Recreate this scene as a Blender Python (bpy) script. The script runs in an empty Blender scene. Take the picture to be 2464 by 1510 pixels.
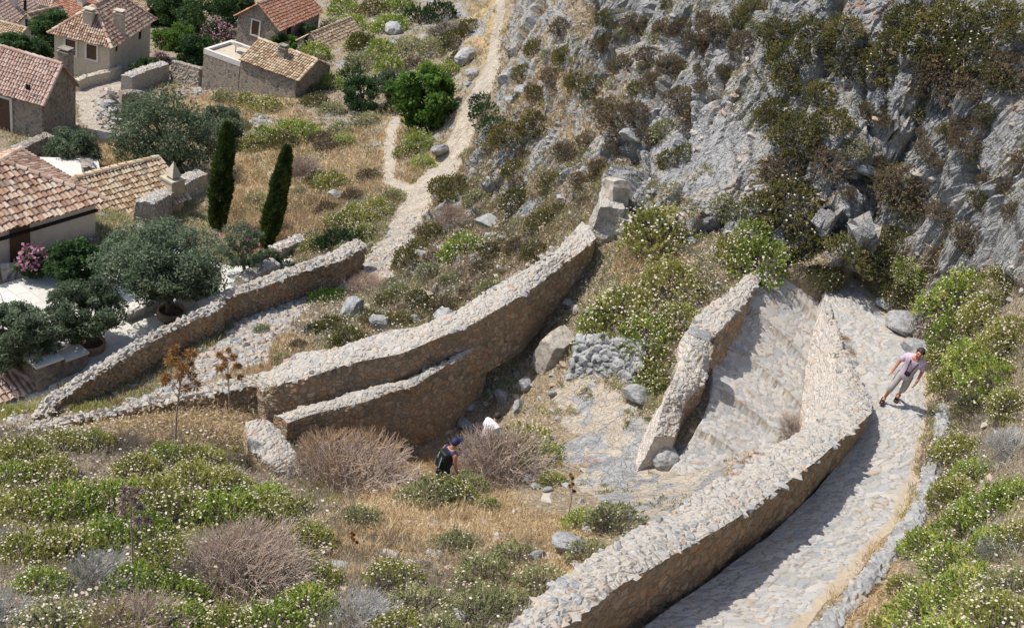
import bpy, math, random
import numpy as np
from mathutils import Vector, Matrix

# ---------------------------------------------------------------- camera, sky, sun
S = bpy.context.scene
COL = S.collection
LIFT = 40.0                                   # height of the viewpoint above the datum
FPX = 2400.0
_d = np.array([(200-1232)/FPX, -(4700-755)/FPX, -1.0]); _d /= np.linalg.norm(_d)
_Z = -_d; _F = np.array([0, 0, -1.0]); _Y = _F-(_F@_Z)*_Z; _Y /= np.linalg.norm(_Y); _X = np.cross(_Y, _Z)
RM = np.array([_X, _Y, _Z])
EYE = np.array([0, 0, LIFT])
cam = bpy.data.cameras.new('camera'); camo = bpy.data.objects.new('camera', cam); COL.objects.link(camo)
cam.sensor_width = 36; cam.lens = 36*FPX/2464; cam.clip_start = 0.1; cam.clip_end = 2000
camo.matrix_world = Matrix.Translation((0, 0, LIFT)) @ Matrix([list(r) for r in RM]).to_4x4()
S.camera = camo

SUN_AZ = math.radians(-92); SUN_EL = math.radians(53)      # azimuth from +Y, clockwise
W = bpy.data.worlds.new('World'); S.world = W; W.use_nodes = True
_n = W.node_tree.nodes; _bg = _n['Background']
_sk = _n.new('ShaderNodeTexSky'); _sk.sky_type = 'NISHITA'; _sk.sun_disc = False
_sk.sun_elevation = SUN_EL; _sk.sun_rotation = SUN_AZ; _sk.dust_density = 1.5
W.node_tree.links.new(_sk.outputs[0], _bg.inputs[0]); _bg.inputs[1].default_value = 0.14
sl = bpy.data.lights.new('sun', 'SUN'); sl.energy = 4.0; sl.angle = math.radians(0.5); sl.color = (1, 0.955, 0.88)
so = bpy.data.objects.new('sun', sl); COL.objects.link(so)
SDIR = Vector((math.sin(SUN_AZ)*math.cos(SUN_EL), math.cos(SUN_AZ)*math.cos(SUN_EL), math.sin(SUN_EL)))
so.rotation_euler = SDIR.to_track_quat('Z', 'Y').to_euler(); so.location = (-60, 30, 120)
S.view_settings.view_transform = 'Standard'; S.view_settings.look = 'None'
S.view_settings.exposure = 0.36; S.view_settings.gamma = 1.0
S.render.engine = 'CYCLES'
S.cycles.max_bounces = 5; S.cycles.diffuse_bounces = 3

# ---------------------------------------------------------------- geometry helpers
rng = np.random.default_rng(7); random.seed(7)

def ray(u, v):
    c = np.array([(u-1232)/FPX, -(v-755)/FPX, -1.0]); c /= np.linalg.norm(c); return RM@c
def onz(u, v, z):
    r = ray(u, v); return np.array([r[0]*z/r[2], r[1]*z/r[2], z+LIFT])
def onD(u, v, D): return EYE+ray(u, v)*D
def project(P):
    c = (np.asarray(P)-EYE)@RM; w = -c[..., 2]; w = np.where(w > 0.1, w, 0.1)
    return 1232+FPX*c[..., 0]/w, 755-FPX*c[..., 1]/w, w

def _h(ix, iy, iz, s):
    h = (ix.astype(np.int64)*374761393+iy.astype(np.int64)*668265263+iz.astype(np.int64)*2147483647+s*974634777) & 0xffffffff
    h = ((h ^ (h >> 13))*1274126177) & 0xffffffff
    h = ((h ^ (h >> 16))*2246822519) & 0xffffffff
    return ((h ^ (h >> 15)) & 0xffffff)/16777215.0
def vnoise(p, s=0):
    i = np.floor(p); f = p-i; f = f*f*(3-2*f); i = i.astype(np.int64)
    r = 0
    for dx in (0, 1):
        wx = f[:, 0] if dx else 1-f[:, 0]
        for dy in (0, 1):
            wy = f[:, 1] if dy else 1-f[:, 1]
            for dz in (0, 1):
                wz = f[:, 2] if dz else 1-f[:, 2]
                r = r+wx*wy*wz*_h(i[:, 0]+dx, i[:, 1]+dy, i[:, 2]+dz, s)
    return r*2-1
def fbm(p, o=4, s=0):
    a = 1.0; t = 0; r = 0
    for k in range(o):
        r = r+a*vnoise(p*2**k+17.3*k, s+k); t += a; a *= .5
    return r/t
def ridged(p, o=4, s=0):
    a = 1.0; t = 0; r = 0
    for k in range(o):
        r = r+a*(1-2*np.abs(vnoise(p*2**k+9.1*k, s+k))); t += a; a *= .5
    return r/t
def worley(q, s=0):                            # q: (n,2) -> F1, F2, cell random
    i = np.floor(q).astype(np.int64); n = len(q)
    F1 = np.full(n, 9.0); F2 = np.full(n, 9.0); ID = np.zeros(n); z = np.zeros(n, np.int64)
    for dx in (-1, 0, 1):
        for dy in (-1, 0, 1):
            cx = i[:, 0]+dx; cy = i[:, 1]+dy
            d = np.hypot(cx+.1+.8*_h(cx, cy, z, s)-q[:, 0], cy+.1+.8*_h(cx, cy, z, s+5)-q[:, 1])
            m = d < F1
            F2 = np.where(m, F1, np.minimum(F2, d)); ID = np.where(m, _h(cx, cy, z, s+9), ID); F1 = np.where(m, d, F1)
    return F1, F2, ID
def facets(q, s=0):                            # broken rock: every cell is its own tilted plane
    i = np.floor(q).astype(np.int64); n = len(q); F1 = np.full(n, 9.0); F2 = np.full(n, 9.0); out = np.zeros(n); z = np.zeros(n, np.int64)
    for dx in (-1, 0, 1):
        for dy in (-1, 0, 1):
            cx = i[:, 0]+dx; cy = i[:, 1]+dy; ex = q[:, 0]-(cx+_h(cx, cy, z, s)); ey = q[:, 1]-(cy+_h(cx, cy, z, s+5)); d = np.hypot(ex, ey); m = d < F1
            F2 = np.where(m, F1, np.minimum(F2, d)); F1 = np.where(m, d, F1)
            out = np.where(m, (_h(cx, cy, z, s+9)-.5)*.9+ex*(_h(cx, cy, z, s+11)-.5)*.75+ey*(_h(cx, cy, z, s+13)-.5)*.7, out)
    return out, F2-F1
def sstep(a, b, x):
    t = np.clip((x-a)/(b-a), 0, 1); return t*t*(3-2*t)
def inpoly(x, y, poly):
    r = np.zeros(np.shape(x), bool); n = len(poly); j = n-1
    for i in range(n):
        xi, yi = poly[i][:2]; xj, yj = poly[j][:2]
        c = ((yi > y) != (yj > y)) & (x < (xj-xi)*(y-yi)/(yj-yi+1e-12)+xi)
        r ^= c; j = i
    return r
def polydist(x, y, poly):                      # signed: positive inside
    d = np.full(np.shape(x), 1e9); n = len(poly)
    for i in range(n):
        ax, ay = poly[i][:2]; bx, by = poly[(i+1) % n][:2]
        t = np.clip(((x-ax)*(bx-ax)+(y-ay)*(by-ay))/((bx-ax)**2+(by-ay)**2+1e-12), 0, 1)
        d = np.minimum(d, np.hypot(x-ax-t*(bx-ax), y-ay-t*(by-ay)))
    return np.where(inpoly(x, y, poly), d, -d)
def linedist(x, y, pl):
    d = np.full(np.shape(x), 1e9)
    for (ax, ay), (bx, by) in zip(pl[:-1], pl[1:]):
        t = np.clip(((x-ax)*(bx-ax)+(y-ay)*(by-ay))/((bx-ax)**2+(by-ay)**2+1e-12), 0, 1)
        d = np.minimum(d, np.hypot(x-ax-t*(bx-ax), y-ay-t*(by-ay)))
    return d

def mesh(name, V, Fc, mats, mi=None, smooth=False, attrs=None):
    """V (n,3); Fc (m,k) array of equal polygons, or a list of such arrays."""
    me = bpy.data.meshes.new(name); Fs = Fc if isinstance(Fc, list) else [Fc]
    Fs = [np.asarray(f, np.int32) for f in Fs if len(f)]
    V = np.asarray(V, np.float32)
    me.vertices.add(len(V)); me.vertices.foreach_set('co', V.ravel())
    lens = np.concatenate([np.full(len(f), f.shape[1], np.int32) for f in Fs])
    idx = np.concatenate([f.ravel() for f in Fs])
    me.loops.add(len(idx)); me.loops.foreach_set('vertex_index', idx)
    me.polygons.add(len(lens)); me.polygons.foreach_set('loop_start', np.concatenate([[0], np.cumsum(lens)[:-1]]).astype(np.int32))
    if mi is not None: me.polygons.foreach_set('material_index', np.asarray(mi, np.int32))
    me.polygons.foreach_set('use_smooth', np.full(len(lens), smooth))
    for m in (mats if isinstance(mats, (list, tuple)) else [mats]): me.materials.append(m)
    for k, a in (attrs or {}).items():
        a = np.asarray(a, np.float32)
        if a.ndim == 1:
            t = me.attributes.new(k, 'FLOAT', 'POINT'); t.data.foreach_set('value', a)
        else:
            if a.shape[1] == 3: a = np.c_[a, np.ones(len(a), np.float32)]
            t = me.attributes.new(k, 'FLOAT_COLOR', 'POINT'); t.data.foreach_set('color', a.ravel())
    me.update(calc_edges=True); me.validate()
    return me
def link(name, me, parent=None, loc=(0, 0, 0), rot=(0, 0, 0), scale=(1, 1, 1)):
    o = bpy.data.objects.new(name, me); COL.objects.link(o)
    o.location = loc; o.rotation_euler = rot; o.scale = scale
    if parent: o.parent = parent
    return o
def tag(o, label=None, cat=None, group=None, kind=None):
    for k, v in (('label', label), ('category', cat), ('group', group), ('kind', kind)):
        if v: o[k] = v
    return o
def empty(name, loc, rotz=0):
    o = bpy.data.objects.new(name, None); COL.objects.link(o); o.empty_display_size = .2
    o.location = loc; o.rotation_euler = (0, 0, rotz); return o
class MB:
    """collects boxes, prisms and tubes into one mesh"""
    def __init__(s): s.V = []; s.F3 = []; s.F4 = []; s.n = 0
    def add(s, V, F4=(), F3=()):
        V = np.asarray(V, float).reshape(-1, 3); s.V.append(V)
        if len(F4): s.F4.append(np.asarray(F4)+s.n)
        if len(F3): s.F3.append(np.asarray(F3)+s.n)
        s.n += len(V); return s
    def box(s, c, size, rz=0, taper=1.0):
        x, y, z = np.array(size)/2; b = []
        for k in (-1, 1):
            t = taper if k > 0 else 1
            b += [(-x*t, -y*t, k*z), (x*t, -y*t, k*z), (x*t, y*t, k*z), (-x*t, y*t, k*z)]
        b = np.array(b); c_, s_ = math.cos(rz), math.sin(rz)
        b = np.c_[b[:, 0]*c_-b[:, 1]*s_, b[:, 0]*s_+b[:, 1]*c_, b[:, 2]]+np.array(c)
        return s.add(b, [(3, 2, 1, 0), (4, 5, 6, 7), (0, 1, 5, 4), (1, 2, 6, 5), (2, 3, 7, 6), (3, 0, 4, 7)])
    def tube(s, pts, rad, n=5):
        pts = np.asarray(pts, float); k = len(pts); rad = np.full(k, rad) if np.isscalar(rad) else np.asarray(rad)
        t = np.gradient(pts, axis=0); t /= np.linalg.norm(t, axis=1)[:, None]+1e-9
        ref = np.array([0, 0, 1.0]) if abs(t[0, 2]) < .9 else np.array([1.0, 0, 0])
        a = np.cross(t, ref); a /= np.linalg.norm(a, axis=1)[:, None]+1e-9; b = np.cross(t, a)
        th = np.arange(n)*2*math.pi/n
        V = pts[:, None]+rad[:, None, None]*(a[:, None]*np.cos(th)[None, :, None]+b[:, None]*np.sin(th)[None, :, None])
        F = [(i*n+j, i*n+(j+1) % n, (i+1)*n+(j+1) % n, (i+1)*n+j) for i in range(k-1) for j in range(n)]
        s.add(V.reshape(-1, 3), F)
        c0 = len(V.reshape(-1, 3))
        F3 = [(0, j+1, j) for j in range(1, n-1)]+[((k-1)*n, (k-1)*n+j, (k-1)*n+j+1) for j in range(1, n-1)]
        s.F3.append(np.asarray(F3)+s.n-c0); return s
    def lathe(s, prof, c, n=16):
        k = len(prof); th = np.arange(n)*2*math.pi/n
        V = np.array([(r*math.cos(t), r*math.sin(t), z) for r, z in prof for t in th])+np.array(c)
        F = [(i*n+j, i*n+(j+1) % n, (i+1)*n+(j+1) % n, (i+1)*n+j) for i in range(k-1) for j in range(n)]
        return s.add(V, F)
    def mesh(s, name, mat, smooth=False):
        return mesh(name, np.concatenate(s.V), [np.concatenate(f) for f in (s.F4, s.F3) if f], mat, smooth=smooth)
    def build(s, name, mat, parent=None, smooth=False, loc=(0, 0, 0)):
        return link(name, s.mesh(name, mat, smooth), parent, loc)

# ---------------------------------------------------------------- materials
class NT:
    """small node-graph helper"""
    def __init__(s, name, rough=.9):
        s.m = bpy.data.materials.new(name); s.m.use_nodes = True; s.t = s.m.node_tree; s.b = s.t.nodes['Principled BSDF']
        s.b.inputs['Roughness'].default_value = rough; s.b.inputs['Specular IOR Level'].default_value = .25
    def n(s, typ, **kw):
        x = s.t.nodes.new('ShaderNode'+typ)
        for k, v in kw.items():
            if k in x.inputs: s.set(x.inputs[k], v)
            else: setattr(x, k, v)
        return x
    def set(s, inp, v):
        if isinstance(v, bpy.types.NodeSocket): s.t.links.new(v, inp)
        elif isinstance(v, (tuple, list)) and len(v) == 3 and inp.type == 'RGBA': inp.default_value = (*v, 1)
        else: inp.default_value = v
    def co(s, scale=(1, 1, 1), rot=(0, 0, 0), kind='Object'):
        tc = s.n('TexCoord'); mp = s.n('Mapping', Vector=tc.outputs[kind]); mp.inputs['Scale'].default_value = scale; mp.inputs['Rotation'].default_value = rot
        return mp.outputs[0]
    def noise(s, co, sc, det=5, rough=.6, dist=0):
        return s.n('TexNoise', Vector=co, Scale=sc, Detail=det, Roughness=rough, Distortion=dist).outputs[0]
    def vor(s, co, sc, feat='F1', rnd=1):
        v = s.n('TexVoronoi'); v.feature = feat; s.set(v.inputs['Vector'], co); v.inputs['Scale'].default_value = sc; v.inputs['Randomness'].default_value = rnd
        return v
    def ramp(s, fac, stops):
        r = s.n('ValToRGB'); s.set(r.inputs[0], fac); e = r.color_ramp.elements
        while len(e) < len(stops): e.new(.5)
        for k, (p, c) in enumerate(stops): e[k].position = p; e[k].color = (*c, 1) if len(c) == 3 else c
        return r.outputs[0]
    def step(s, fac, a, b):
        r = s.n('MapRange'); s.set(r.inputs[0], fac); r.inputs[1].default_value = a; r.inputs[2].default_value = b
        return r.outputs[0]
    def mix(s, f, a, b, mode='MIX'):
        x = s.n('Mix', data_type='RGBA', blend_type=mode); s.set(x.inputs[0], f); s.set(x.inputs[6], a); s.set(x.inputs[7], b); return x.outputs[2]
    def math(s, op, a, b=0.0):
        x = s.n('Math', operation=op); s.set(x.inputs[0], a); s.set(x.inputs[1], b); return x.outputs[0]
    def attr(s, name, out='Fac'):
        return s.n('Attribute', attribute_name=name).outputs[out]
    def bump(s, h, st=.5, dist=.05, nrm=None):
        b = s.n('Bump', Height=h); b.inputs['Strength'].default_value = st; b.inputs['Distance'].default_value = dist
        if nrm: s.set(b.inputs['Normal'], nrm)
        return b.outputs[0]
    def out(s, col, nrm=None, rough=None):
        s.set(s.b.inputs['Base Color'], col)
        if nrm is not None: s.set(s.b.inputs['Normal'], nrm)
        if rough is not None: s.set(s.b.inputs['Roughness'], rough)
        return s.m

def mat_ground():
    g = NT('ground'); c = g.co()
    big = g.noise(c, .5, 4); mid = g.noise(c, 2.2, 6); fine = g.noise(c, 14, 6, .7); grit = g.vor(c, 9); grit2 = g.vor(c, 26)
    sep = g.n('SeparateColor'); g.set(sep.inputs[0], g.attr('mask', 'Color')); R, G, B = sep.outputs
    soil = g.ramp(fine, [(.3, (.15, .11, .07)), (.5, (.30, .235, .155)), (.66, (.42, .345, .24)), (.8, (.55, .47, .36))])
    soil = g.mix(g.step(g.math('MULTIPLY', grit.outputs['Distance'], 1.0), .28, .2), soil, g.mix(g.attr('var'), (.30, .29, .28), (.52, .47, .4)))
    dry = g.ramp(g.math('ADD', g.math('MULTIPLY', fine, .7), g.math('MULTIPLY', mid, .3)), [(.3, (.22, .15, .08)), (.48, (.43, .315, .175)), (.62, (.54, .42, .25)), (.8, (.60, .50, .34))])
    soil = g.mix(g.step(g.math('ADD', B, g.math('MULTIPLY', g.math('SUBTRACT', mid, .5), 1.2)), .35, .65), soil, dry)
    pb = g.math('ADD', g.math('MULTIPLY', fine, .55), g.math('MULTIPLY', mid, .45))
    path = g.ramp(pb, [(.3, (.30, .25, .19)), (.48, (.44, .375, .295)), (.62, (.54, .465, .37)), (.8, (.60, .555, .48))])
    path = g.mix(g.math('MULTIPLY', g.step(grit.outputs['Distance'], .42, .3), g.step(g.noise(c, .7, 3), .42, .6)), path, g.ramp(grit.outputs['Color'], [(.2, (.36, .36, .36)), (.5, (.49, .45, .39)), (.8, (.42, .34, .27))]))
    col = g.mix(g.step(g.math('ADD', G, g.math('MULTIPLY', g.math('SUBTRACT', mid, .5), .7)), .4, .62), soil, path)
    rn = g.noise(c, 3.0, 9, .72); rs = g.noise(g.co((1, 1, .35)), 1.1, 5)
    rock = g.ramp(rn, [(.26, (.12, .119, .118)), (.40, (.25, .249, .246)), (.54, (.34, .338, .333)), (.70, (.41, .406, .396)), (.88, (.50, .493, .475))])
    cc = g.n('VectorMath', operation='ADD'); g.set(cc.inputs[0], g.co((.5, .62, .40), (.0, .5, -.35))); ns = g.n('TexNoise', Vector=c, Scale=1.4, Detail=4.0); nm = g.n('VectorMath', operation='SCALE'); g.set(nm.inputs[0], ns.outputs[1]); nm.inputs['Scale'].default_value = .8; g.set(cc.inputs[1], nm.outputs[0])
    ck = g.vor(cc.outputs[0], 1.6, 'DISTANCE_TO_EDGE').outputs['Distance']; ck2 = g.vor(cc.outputs[0], 5.5, 'DISTANCE_TO_EDGE').outputs['Distance']; pit = g.vor(c, 13)
    rock = g.mix(g.math('MULTIPLY', g.step(ck2, .035, .0), .55), rock, (.10, .095, .09)); rock = g.mix(g.math('MULTIPLY', g.step(pit.outputs['Distance'], .16, .08), .5), rock, (.10, .10, .10))
    rock = g.mix(g.math('MULTIPLY', g.step(rs, .49, .68), .62), rock, (.44, .365, .28))
    rock = g.mix(g.math('MULTIPLY', g.step(g.noise(c, .9, 7, .65), .62, .68), .6), rock, (.34, .15, .08))
    rock = g.mix(g.math('MULTIPLY', g.step(g.noise(c, 1.7, 6, .7), .58, .70), .65), rock, (.53, .525, .51))
    col = g.mix(g.step(g.math('ADD', R, g.math('MULTIPLY', g.math('SUBTRACT', fine, .5), .5)), .42, .58), col, rock)
    h = g.math('ADD', g.math('ADD', g.math('MULTIPLY', rn, .8), g.math('MULTIPLY', fine, .3)), g.math('ADD', g.math('MULTIPLY', g.step(ck, 0, .06), .35), g.math('MULTIPLY', g.step(ck2, 0, .08), .22)))
    n1 = g.bump(h, .9, .16); n2 = g.bump(g.noise(c, 22, 5, .7), .6, .03, n1)
    return g.out(col, n2)
def mat_masonry(name, stones, mortar, sc=5.5, tint=(.42, .29, .17), tamt=.5, gw=(.02, .09)):
    """rubble masonry: stone colour per cell, mortar between, patches of ochre lime"""
    g = NT(name); c = g.co(); d = g.n('VectorMath', operation='ADD'); nz = g.n('TexNoise', Vector=c, Scale=3.0)
    mm = g.n('VectorMath', operation='SCALE'); g.set(mm.inputs[0], nz.outputs[1]); mm.inputs['Scale'].default_value = .22
    g.set(d.inputs[0], c); g.set(d.inputs[1], mm.outputs[0]); c2 = d.outputs[0]
    v = g.vor(c2, sc); e = g.vor(c2, sc, 'DISTANCE_TO_EDGE')
    fine = g.noise(c, 24, 6, .7); mid = g.noise(c, 1.3, 5)
    sepc = g.n('SeparateColor'); g.set(sepc.inputs[0], v.outputs['Color'])
    st = g.ramp(sepc.outputs[0], stones)
    edge = g.math('ADD', e.outputs['Distance'], g.math('MULTIPLY', g.math('SUBTRACT', fine, .5), .12))
    k = g.step(edge, *gw)
    col = g.mix(k, g.mix(fine, tuple(x*.75 for x in mortar), tuple(min(1, x*1.2) for x in mortar)), st)
    col = g.mix(g.math('MULTIPLY', g.step(mid, .42, .62), tamt), col, g.mix(fine, tuple(x*.7 for x in tint), tuple(x*1.25 for x in tint)))
    col = g.mix(.5, col, g.mix(fine, (.35, .35, .35), (1.0, 1.0, 1.0)), 'MULTIPLY')
    col = g.mix(1.0, col, (1.19, 1.215, 1.225), 'MULTIPLY')
    h = g.math('ADD', g.math('MULTIPLY', k, .6), g.math('MULTIPLY', fine, .5))
    return g.out(col, g.bump(h, .8, .05))
def mat_cobble():
    g = NT('cobble'); c = g.co(); fine = g.noise(c, 16, 6, .7); mid = g.noise(c, 1.2, 5)
    st = g.ramp(g.attr('cell'), [(0, (.31, .32, .33)), (.3, (.43, .43, .42)), (.55, (.52, .495, .455)), (.8, (.38, .375, .365)), (.95, (.53, .485, .41)), (1, (.46, .32, .24))])
    st = g.mix(.5, st, g.mix(fine, (.55, .55, .55), (1.1, 1.1, 1.1)), 'MULTIPLY'); st = g.mix(1, st, (1.2, 1.2, 1.2), 'MULTIPLY')
    mo = g.mix(mid, (.27, .225, .17), (.46, .39, .30)); mo = g.mix(fine, g.mix(1, mo, (.7, .7, .7), 'MULTIPLY'), mo)
    k = g.step(g.math('ADD', g.attr('gap'), g.math('MULTIPLY', g.math('SUBTRACT', fine, .5), .5)), .02, .2)
    col = g.mix(k, mo, st); dust = g.step(g.math('ADD', g.math('MULTIPLY', g.noise(c, 2.4, 7, .7), .7), g.math('MULTIPLY', fine, .3)), .46, .62)
    col = g.mix(g.math('MULTIPLY', dust, .55), col, g.mix(fine, (.36, .305, .235), (.52, .455, .365))); col = g.mix(1, col, (.86, .86, .87), 'MULTIPLY')
    sand = g.step(g.math('ADD', g.attr('sand'), g.math('MULTIPLY', g.math('SUBTRACT', g.noise(c, 3, 6, .7), .5), 1.0)), .45, .6)
    col = g.mix(sand, col, g.mix(fine, (.34, .275, .195), (.52, .44, .335)))
    return g.out(col, g.bump(fine, .5, .03))
def plain(name, ca, cb, sc=8, rough=.9, bump=.3, det=5):
    g = NT(name, rough); c = g.co(); f = g.noise(c, sc, det, .65)
    return g.out(g.mix(g.step(f, .3, .7), ca, cb), g.bump(f, bump, .03))
def leafmat(name, stops, attr='var', rough=.7, trans=.42):
    g = NT(name, rough); oi = g.n('ObjectInfo'); a = g.math('ADD', g.math('MULTIPLY', g.attr(attr), .8), g.math('MULTIPLY', oi.outputs['Random'], .2))
    col = g.ramp(a, stops); m = g.out(col)
    g.b.inputs['Specular IOR Level'].default_value = .15
    if trans:
        tr = g.n('BsdfTranslucent'); g.set(tr.inputs[0], col); mx = g.n('MixShader'); mx.inputs[0].default_value = trans
        g.t.links.new(g.b.outputs[0], mx.inputs[1]); g.t.links.new(tr.outputs[0], mx.inputs[2])
        g.t.links.new(mx.outputs[0], g.t.nodes['Material Output'].inputs[0])
    return m
M = {}
M['ground'] = mat_ground(); M['cobble'] = mat_cobble()
M['wall'] = mat_masonry('rubble_wall', [(0, (.17, .15, .13)), (.25, (.38, .29, .20)), (.5, (.25, .205, .16)), (.8, (.46, .36, .255)), (1, (.40, .21, .12))], (.22, .16, .10), 5.6, (.42, .275, .155), .5, (-.02, .13))  # earth-stained masonry for shaded sides, their shade also put into the darker colour
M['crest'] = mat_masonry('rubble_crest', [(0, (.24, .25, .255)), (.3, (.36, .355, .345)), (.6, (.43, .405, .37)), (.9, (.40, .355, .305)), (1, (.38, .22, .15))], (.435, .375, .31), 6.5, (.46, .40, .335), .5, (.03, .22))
M['lime'] = mat_masonry('lit_lime_face', [(0, (.36, .36, .36)), (.4, (.51, .46, .41)), (.8, (.56, .48, .41)), (1, (.49, .36, .28))], (.50, .435, .37), 5.0, (.53, .455, .385), .65, (.03, .14))  # paler copy of the wall masonry for sun-facing sides, light put into colour
# ---------------------------------------------------------------- terrain
# what the hillside measures: sight line through the photo (2464 px wide) and the distance along it
CP = [(-300,1800,14.5),(300,1800,13.2),(900,1800,12.8),(1400,1800,12.2),(1900,1800,11.8),(2400,1800,10.3),(2800,1800,9.5),
 (-300,1510,17),(0,1510,17),(600,1510,16.5),(1200,1510,16.2),(-300,1250,21.5),(0,1300,20.8),(300,1300,20.3),(600,1300,20),(900,1330,20),(1100,1400,18.6),
 (1400,1350,18.6),(1300,1280,21),(1500,1250,20.8),(1000,1200,23.6),(850,1240,22.2),(0,1120,25.5),(300,1110,25.3),(600,1140,25.3),(-300,1080,26.5),(450,1040,27),(150,1070,26.6),
 (700,1080,27.4),(900,1110,28.5),(1075,1135,28.7),(1180,1060,29.4),(1120,1000,30.0),(1200,930,31.0),(1275,860,31.2),(1340,930,28.5),(1300,1010,28),(1400,1150,25.5),(1450,1000,27.4),(1560,1180,24.6),(1440,915,28.3),(1560,1080,26.2),
 (1380,800,29.8),(1500,720,29),(1650,600,30.3),(1530,640,30.2),(1600,800,27.6),(1570,920,27.4),
 (1650,1120,25.5),(1760,1050,25.7),(1800,900,27.6),(1830,780,28.9),(1880,690,29.6),(1960,660,29.6),
 (1700,1330,19.6),(1850,1200,21.5),(2000,1150,23),(2000,850,27.7),
 (1700,1500,16.5),(1950,1250,20.2),(2140,965,26.8),(2110,760,29),(2225,1100,23.6),(1960,1490,16.2),
 (2280,1000,25.6),(2464,1000,23.2),(2300,1250,19.6),(2464,1250,17.6),(2200,1400,17.2),(2464,1510,13.2),(2700,1000,21),(2700,1400,14),(2150,1510,14.9),
 (2200,750,28),(2330,800,26.4),(2464,780,25.2),(2700,780,23),
 (2464,600,26.8),(2200,550,29.5),(2000,520,30.5),(1800,520,31.2),(1700,450,32),(2000,300,31.7),(2200,300,31.0),(2464,300,29.2),(2700,300,28),(2700,600,25.4),
 (1800,250,33.4),(2000,0,33.6),(2200,0,33.0),(2464,0,31.4),(2700,0,30.4),(1800,0,36),(1600,0,40),(1400,0,52),(2000,-300,36),(2464,-300,34),(1600,-300,43),(2800,-300,33),
 (1600,250,36.3),(1600,420,33),(1520,430,33.5),(1400,250,43),(1300,0,70),(1300,250,51),(1300,420,42),(1220,450,43.5),(1200,560,38.5),(1400,470,36),(1350,-200,78),(1450,-200,60),
 (1100,620,37.8),(1000,700,35),(900,760,33.6),(1100,720,33.6),(1000,800,30.2),(800,850,31),(1300,640,33.4),(1390,560,33),(640,890,31),
 (500,850,33),(350,950,31.5),(600,770,35),(800,700,37.8),(900,620,40.7),(960,560,43.3),(1000,500,46),(1080,400,53),(1130,250,65),(1165,160,77),(1190,80,90),(1200,0,103),(1230,-60,118),(760,660,38.8),(200,990,30.4),
 (940,400,53),(850,500,47),(700,560,46),(640,610,45.5),(560,560,48),(700,430,55),(620,290,66),(690,240,70),(800,330,61),(870,250,68),(1000,290,61),(1000,180,72),(850,100,86),(1050,60,91),(900,0,104),(1100,-60,112),
 (560,340,62),(440,420,57),(250,360,61),(440,250,70),(520,200,77),(640,150,84),(565,135,90),(420,130,86),(300,180,80),(400,60,105),(560,20,115),(265,190,79),(240,300,66),(103,340,62),(190,250,72),(130,180,80),
 (-100,380,58),(-200,250,66),(0,260,70),(50,130,92),(-100,100,95),(0,0,125),(200,0,128),(400,-60,130),(700,-60,125),(-300,-60,125),(60,60,110),
 (232,565,41.2),(330,540,43),(100,600,40.3),(-100,600,40.8),(400,540,43.2),(150,420,54),(-300,450,52),(-300,700,38.8),(-300,900,33),(480,600,42.8),
 (260,850,34.5),(400,760,36.5),(140,800,36.3),(60,740,38),(300,700,39),(520,680,39.5),(640,660,41),(150,900,33.5),(0,950,32.3),(0,1020,30.2),(-300,1000,30)]
_c = np.array([onD(*c) for c in CP])
class TPS:
    def __init__(s, xy, z, lam=.02):
        n = len(xy); s.c = xy; d = np.hypot(*(xy[:, None]-xy[None]).transpose(2, 0, 1))
        K = d + 0  # linear kernel: no overshoot at breaks
        A = np.zeros((n+3, n+3)); A[:n, :n] = K-lam*np.eye(n); A[:n, n] = 1; A[:n, n+1:] = xy; A[n, :n] = 1; A[n+1:, :n] = xy.T
        s.w = np.linalg.solve(A, np.r_[z, 0, 0, 0])
    def __call__(s, x, y):
        x = np.asarray(x, float); sh = x.shape; x = x.ravel(); y = np.asarray(y, float).ravel(); o = np.empty(len(x)); n = len(s.c)
        for i in range(0, len(x), 60000):
            a = x[i:i+60000]; b = y[i:i+60000]
            d = np.sqrt((a[:, None]-s.c[None, :, 0])**2+(b[:, None]-s.c[None, :, 1])**2+.25)
            o[i:i+60000] = d@s.w[:n]+s.w[n]+s.w[n+1]*a+s.w[n+2]*b
        return o.reshape(sh)
TP = TPS(_c[:, :2], _c[:, 2])
_rr = TP(_c[:, 0], _c[:, 1])-_c[:, 2]
def zpoly(pts, z): return [tuple(onz(u, v, z)[:2]) for u, v in pts]
TERR_Z = -20.2
terr_poly = zpoly([(-300,760),(-20,690),(110,650),(262,605),(420,590),(560,640),(700,620),(690,648),(640,668),(570,700),(522,715),(505,735),(400,790),(260,860),(170,915),(120,905),(60,915),(-60,960),(-300,1000)], TERR_Z)
stair_poly = zpoly([(60,915),(120,905),(185,915),(110,985),(70,1015),(-80,1080),(-300,1150),(-300,1000),(-60,960)], TERR_Z-.5)
def px(pts): return [onz(u, v, z) for u, v, z in pts]
DL = px([(1985,700,-12.05),(2010,820,-12.1),(2045,930,-12.1),(2085,1010,-12.05),(2050,1075,-11.9),(1960,1185,-11.7),(1850,1290,-11.5),(1700,1400,-11.25),(1560,1500,-11.05),(1300,1700,-10.7),(1100,1850,-10.5)])
DR = px([(2050,655,-12.05),(2130,740,-12.1),(2185,800,-12.1),(2240,890,-12.1),(2250,980,-12.0),(2228,1100,-11.85),(2185,1240,-11.65),(2100,1340,-11.4),(1965,1495,-11.15),(1800,1700,-10.7),(1650,1850,-10.5)])
EL = px([(1838,655,-12.05),(1800,720,-12.5),(1740,790,-13),(1715,850,-13.4),(1712,950,-13.9),(1690,1010,-14.25),(1645,1085,-14.6),(1600,1150,-14.85)])
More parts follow.
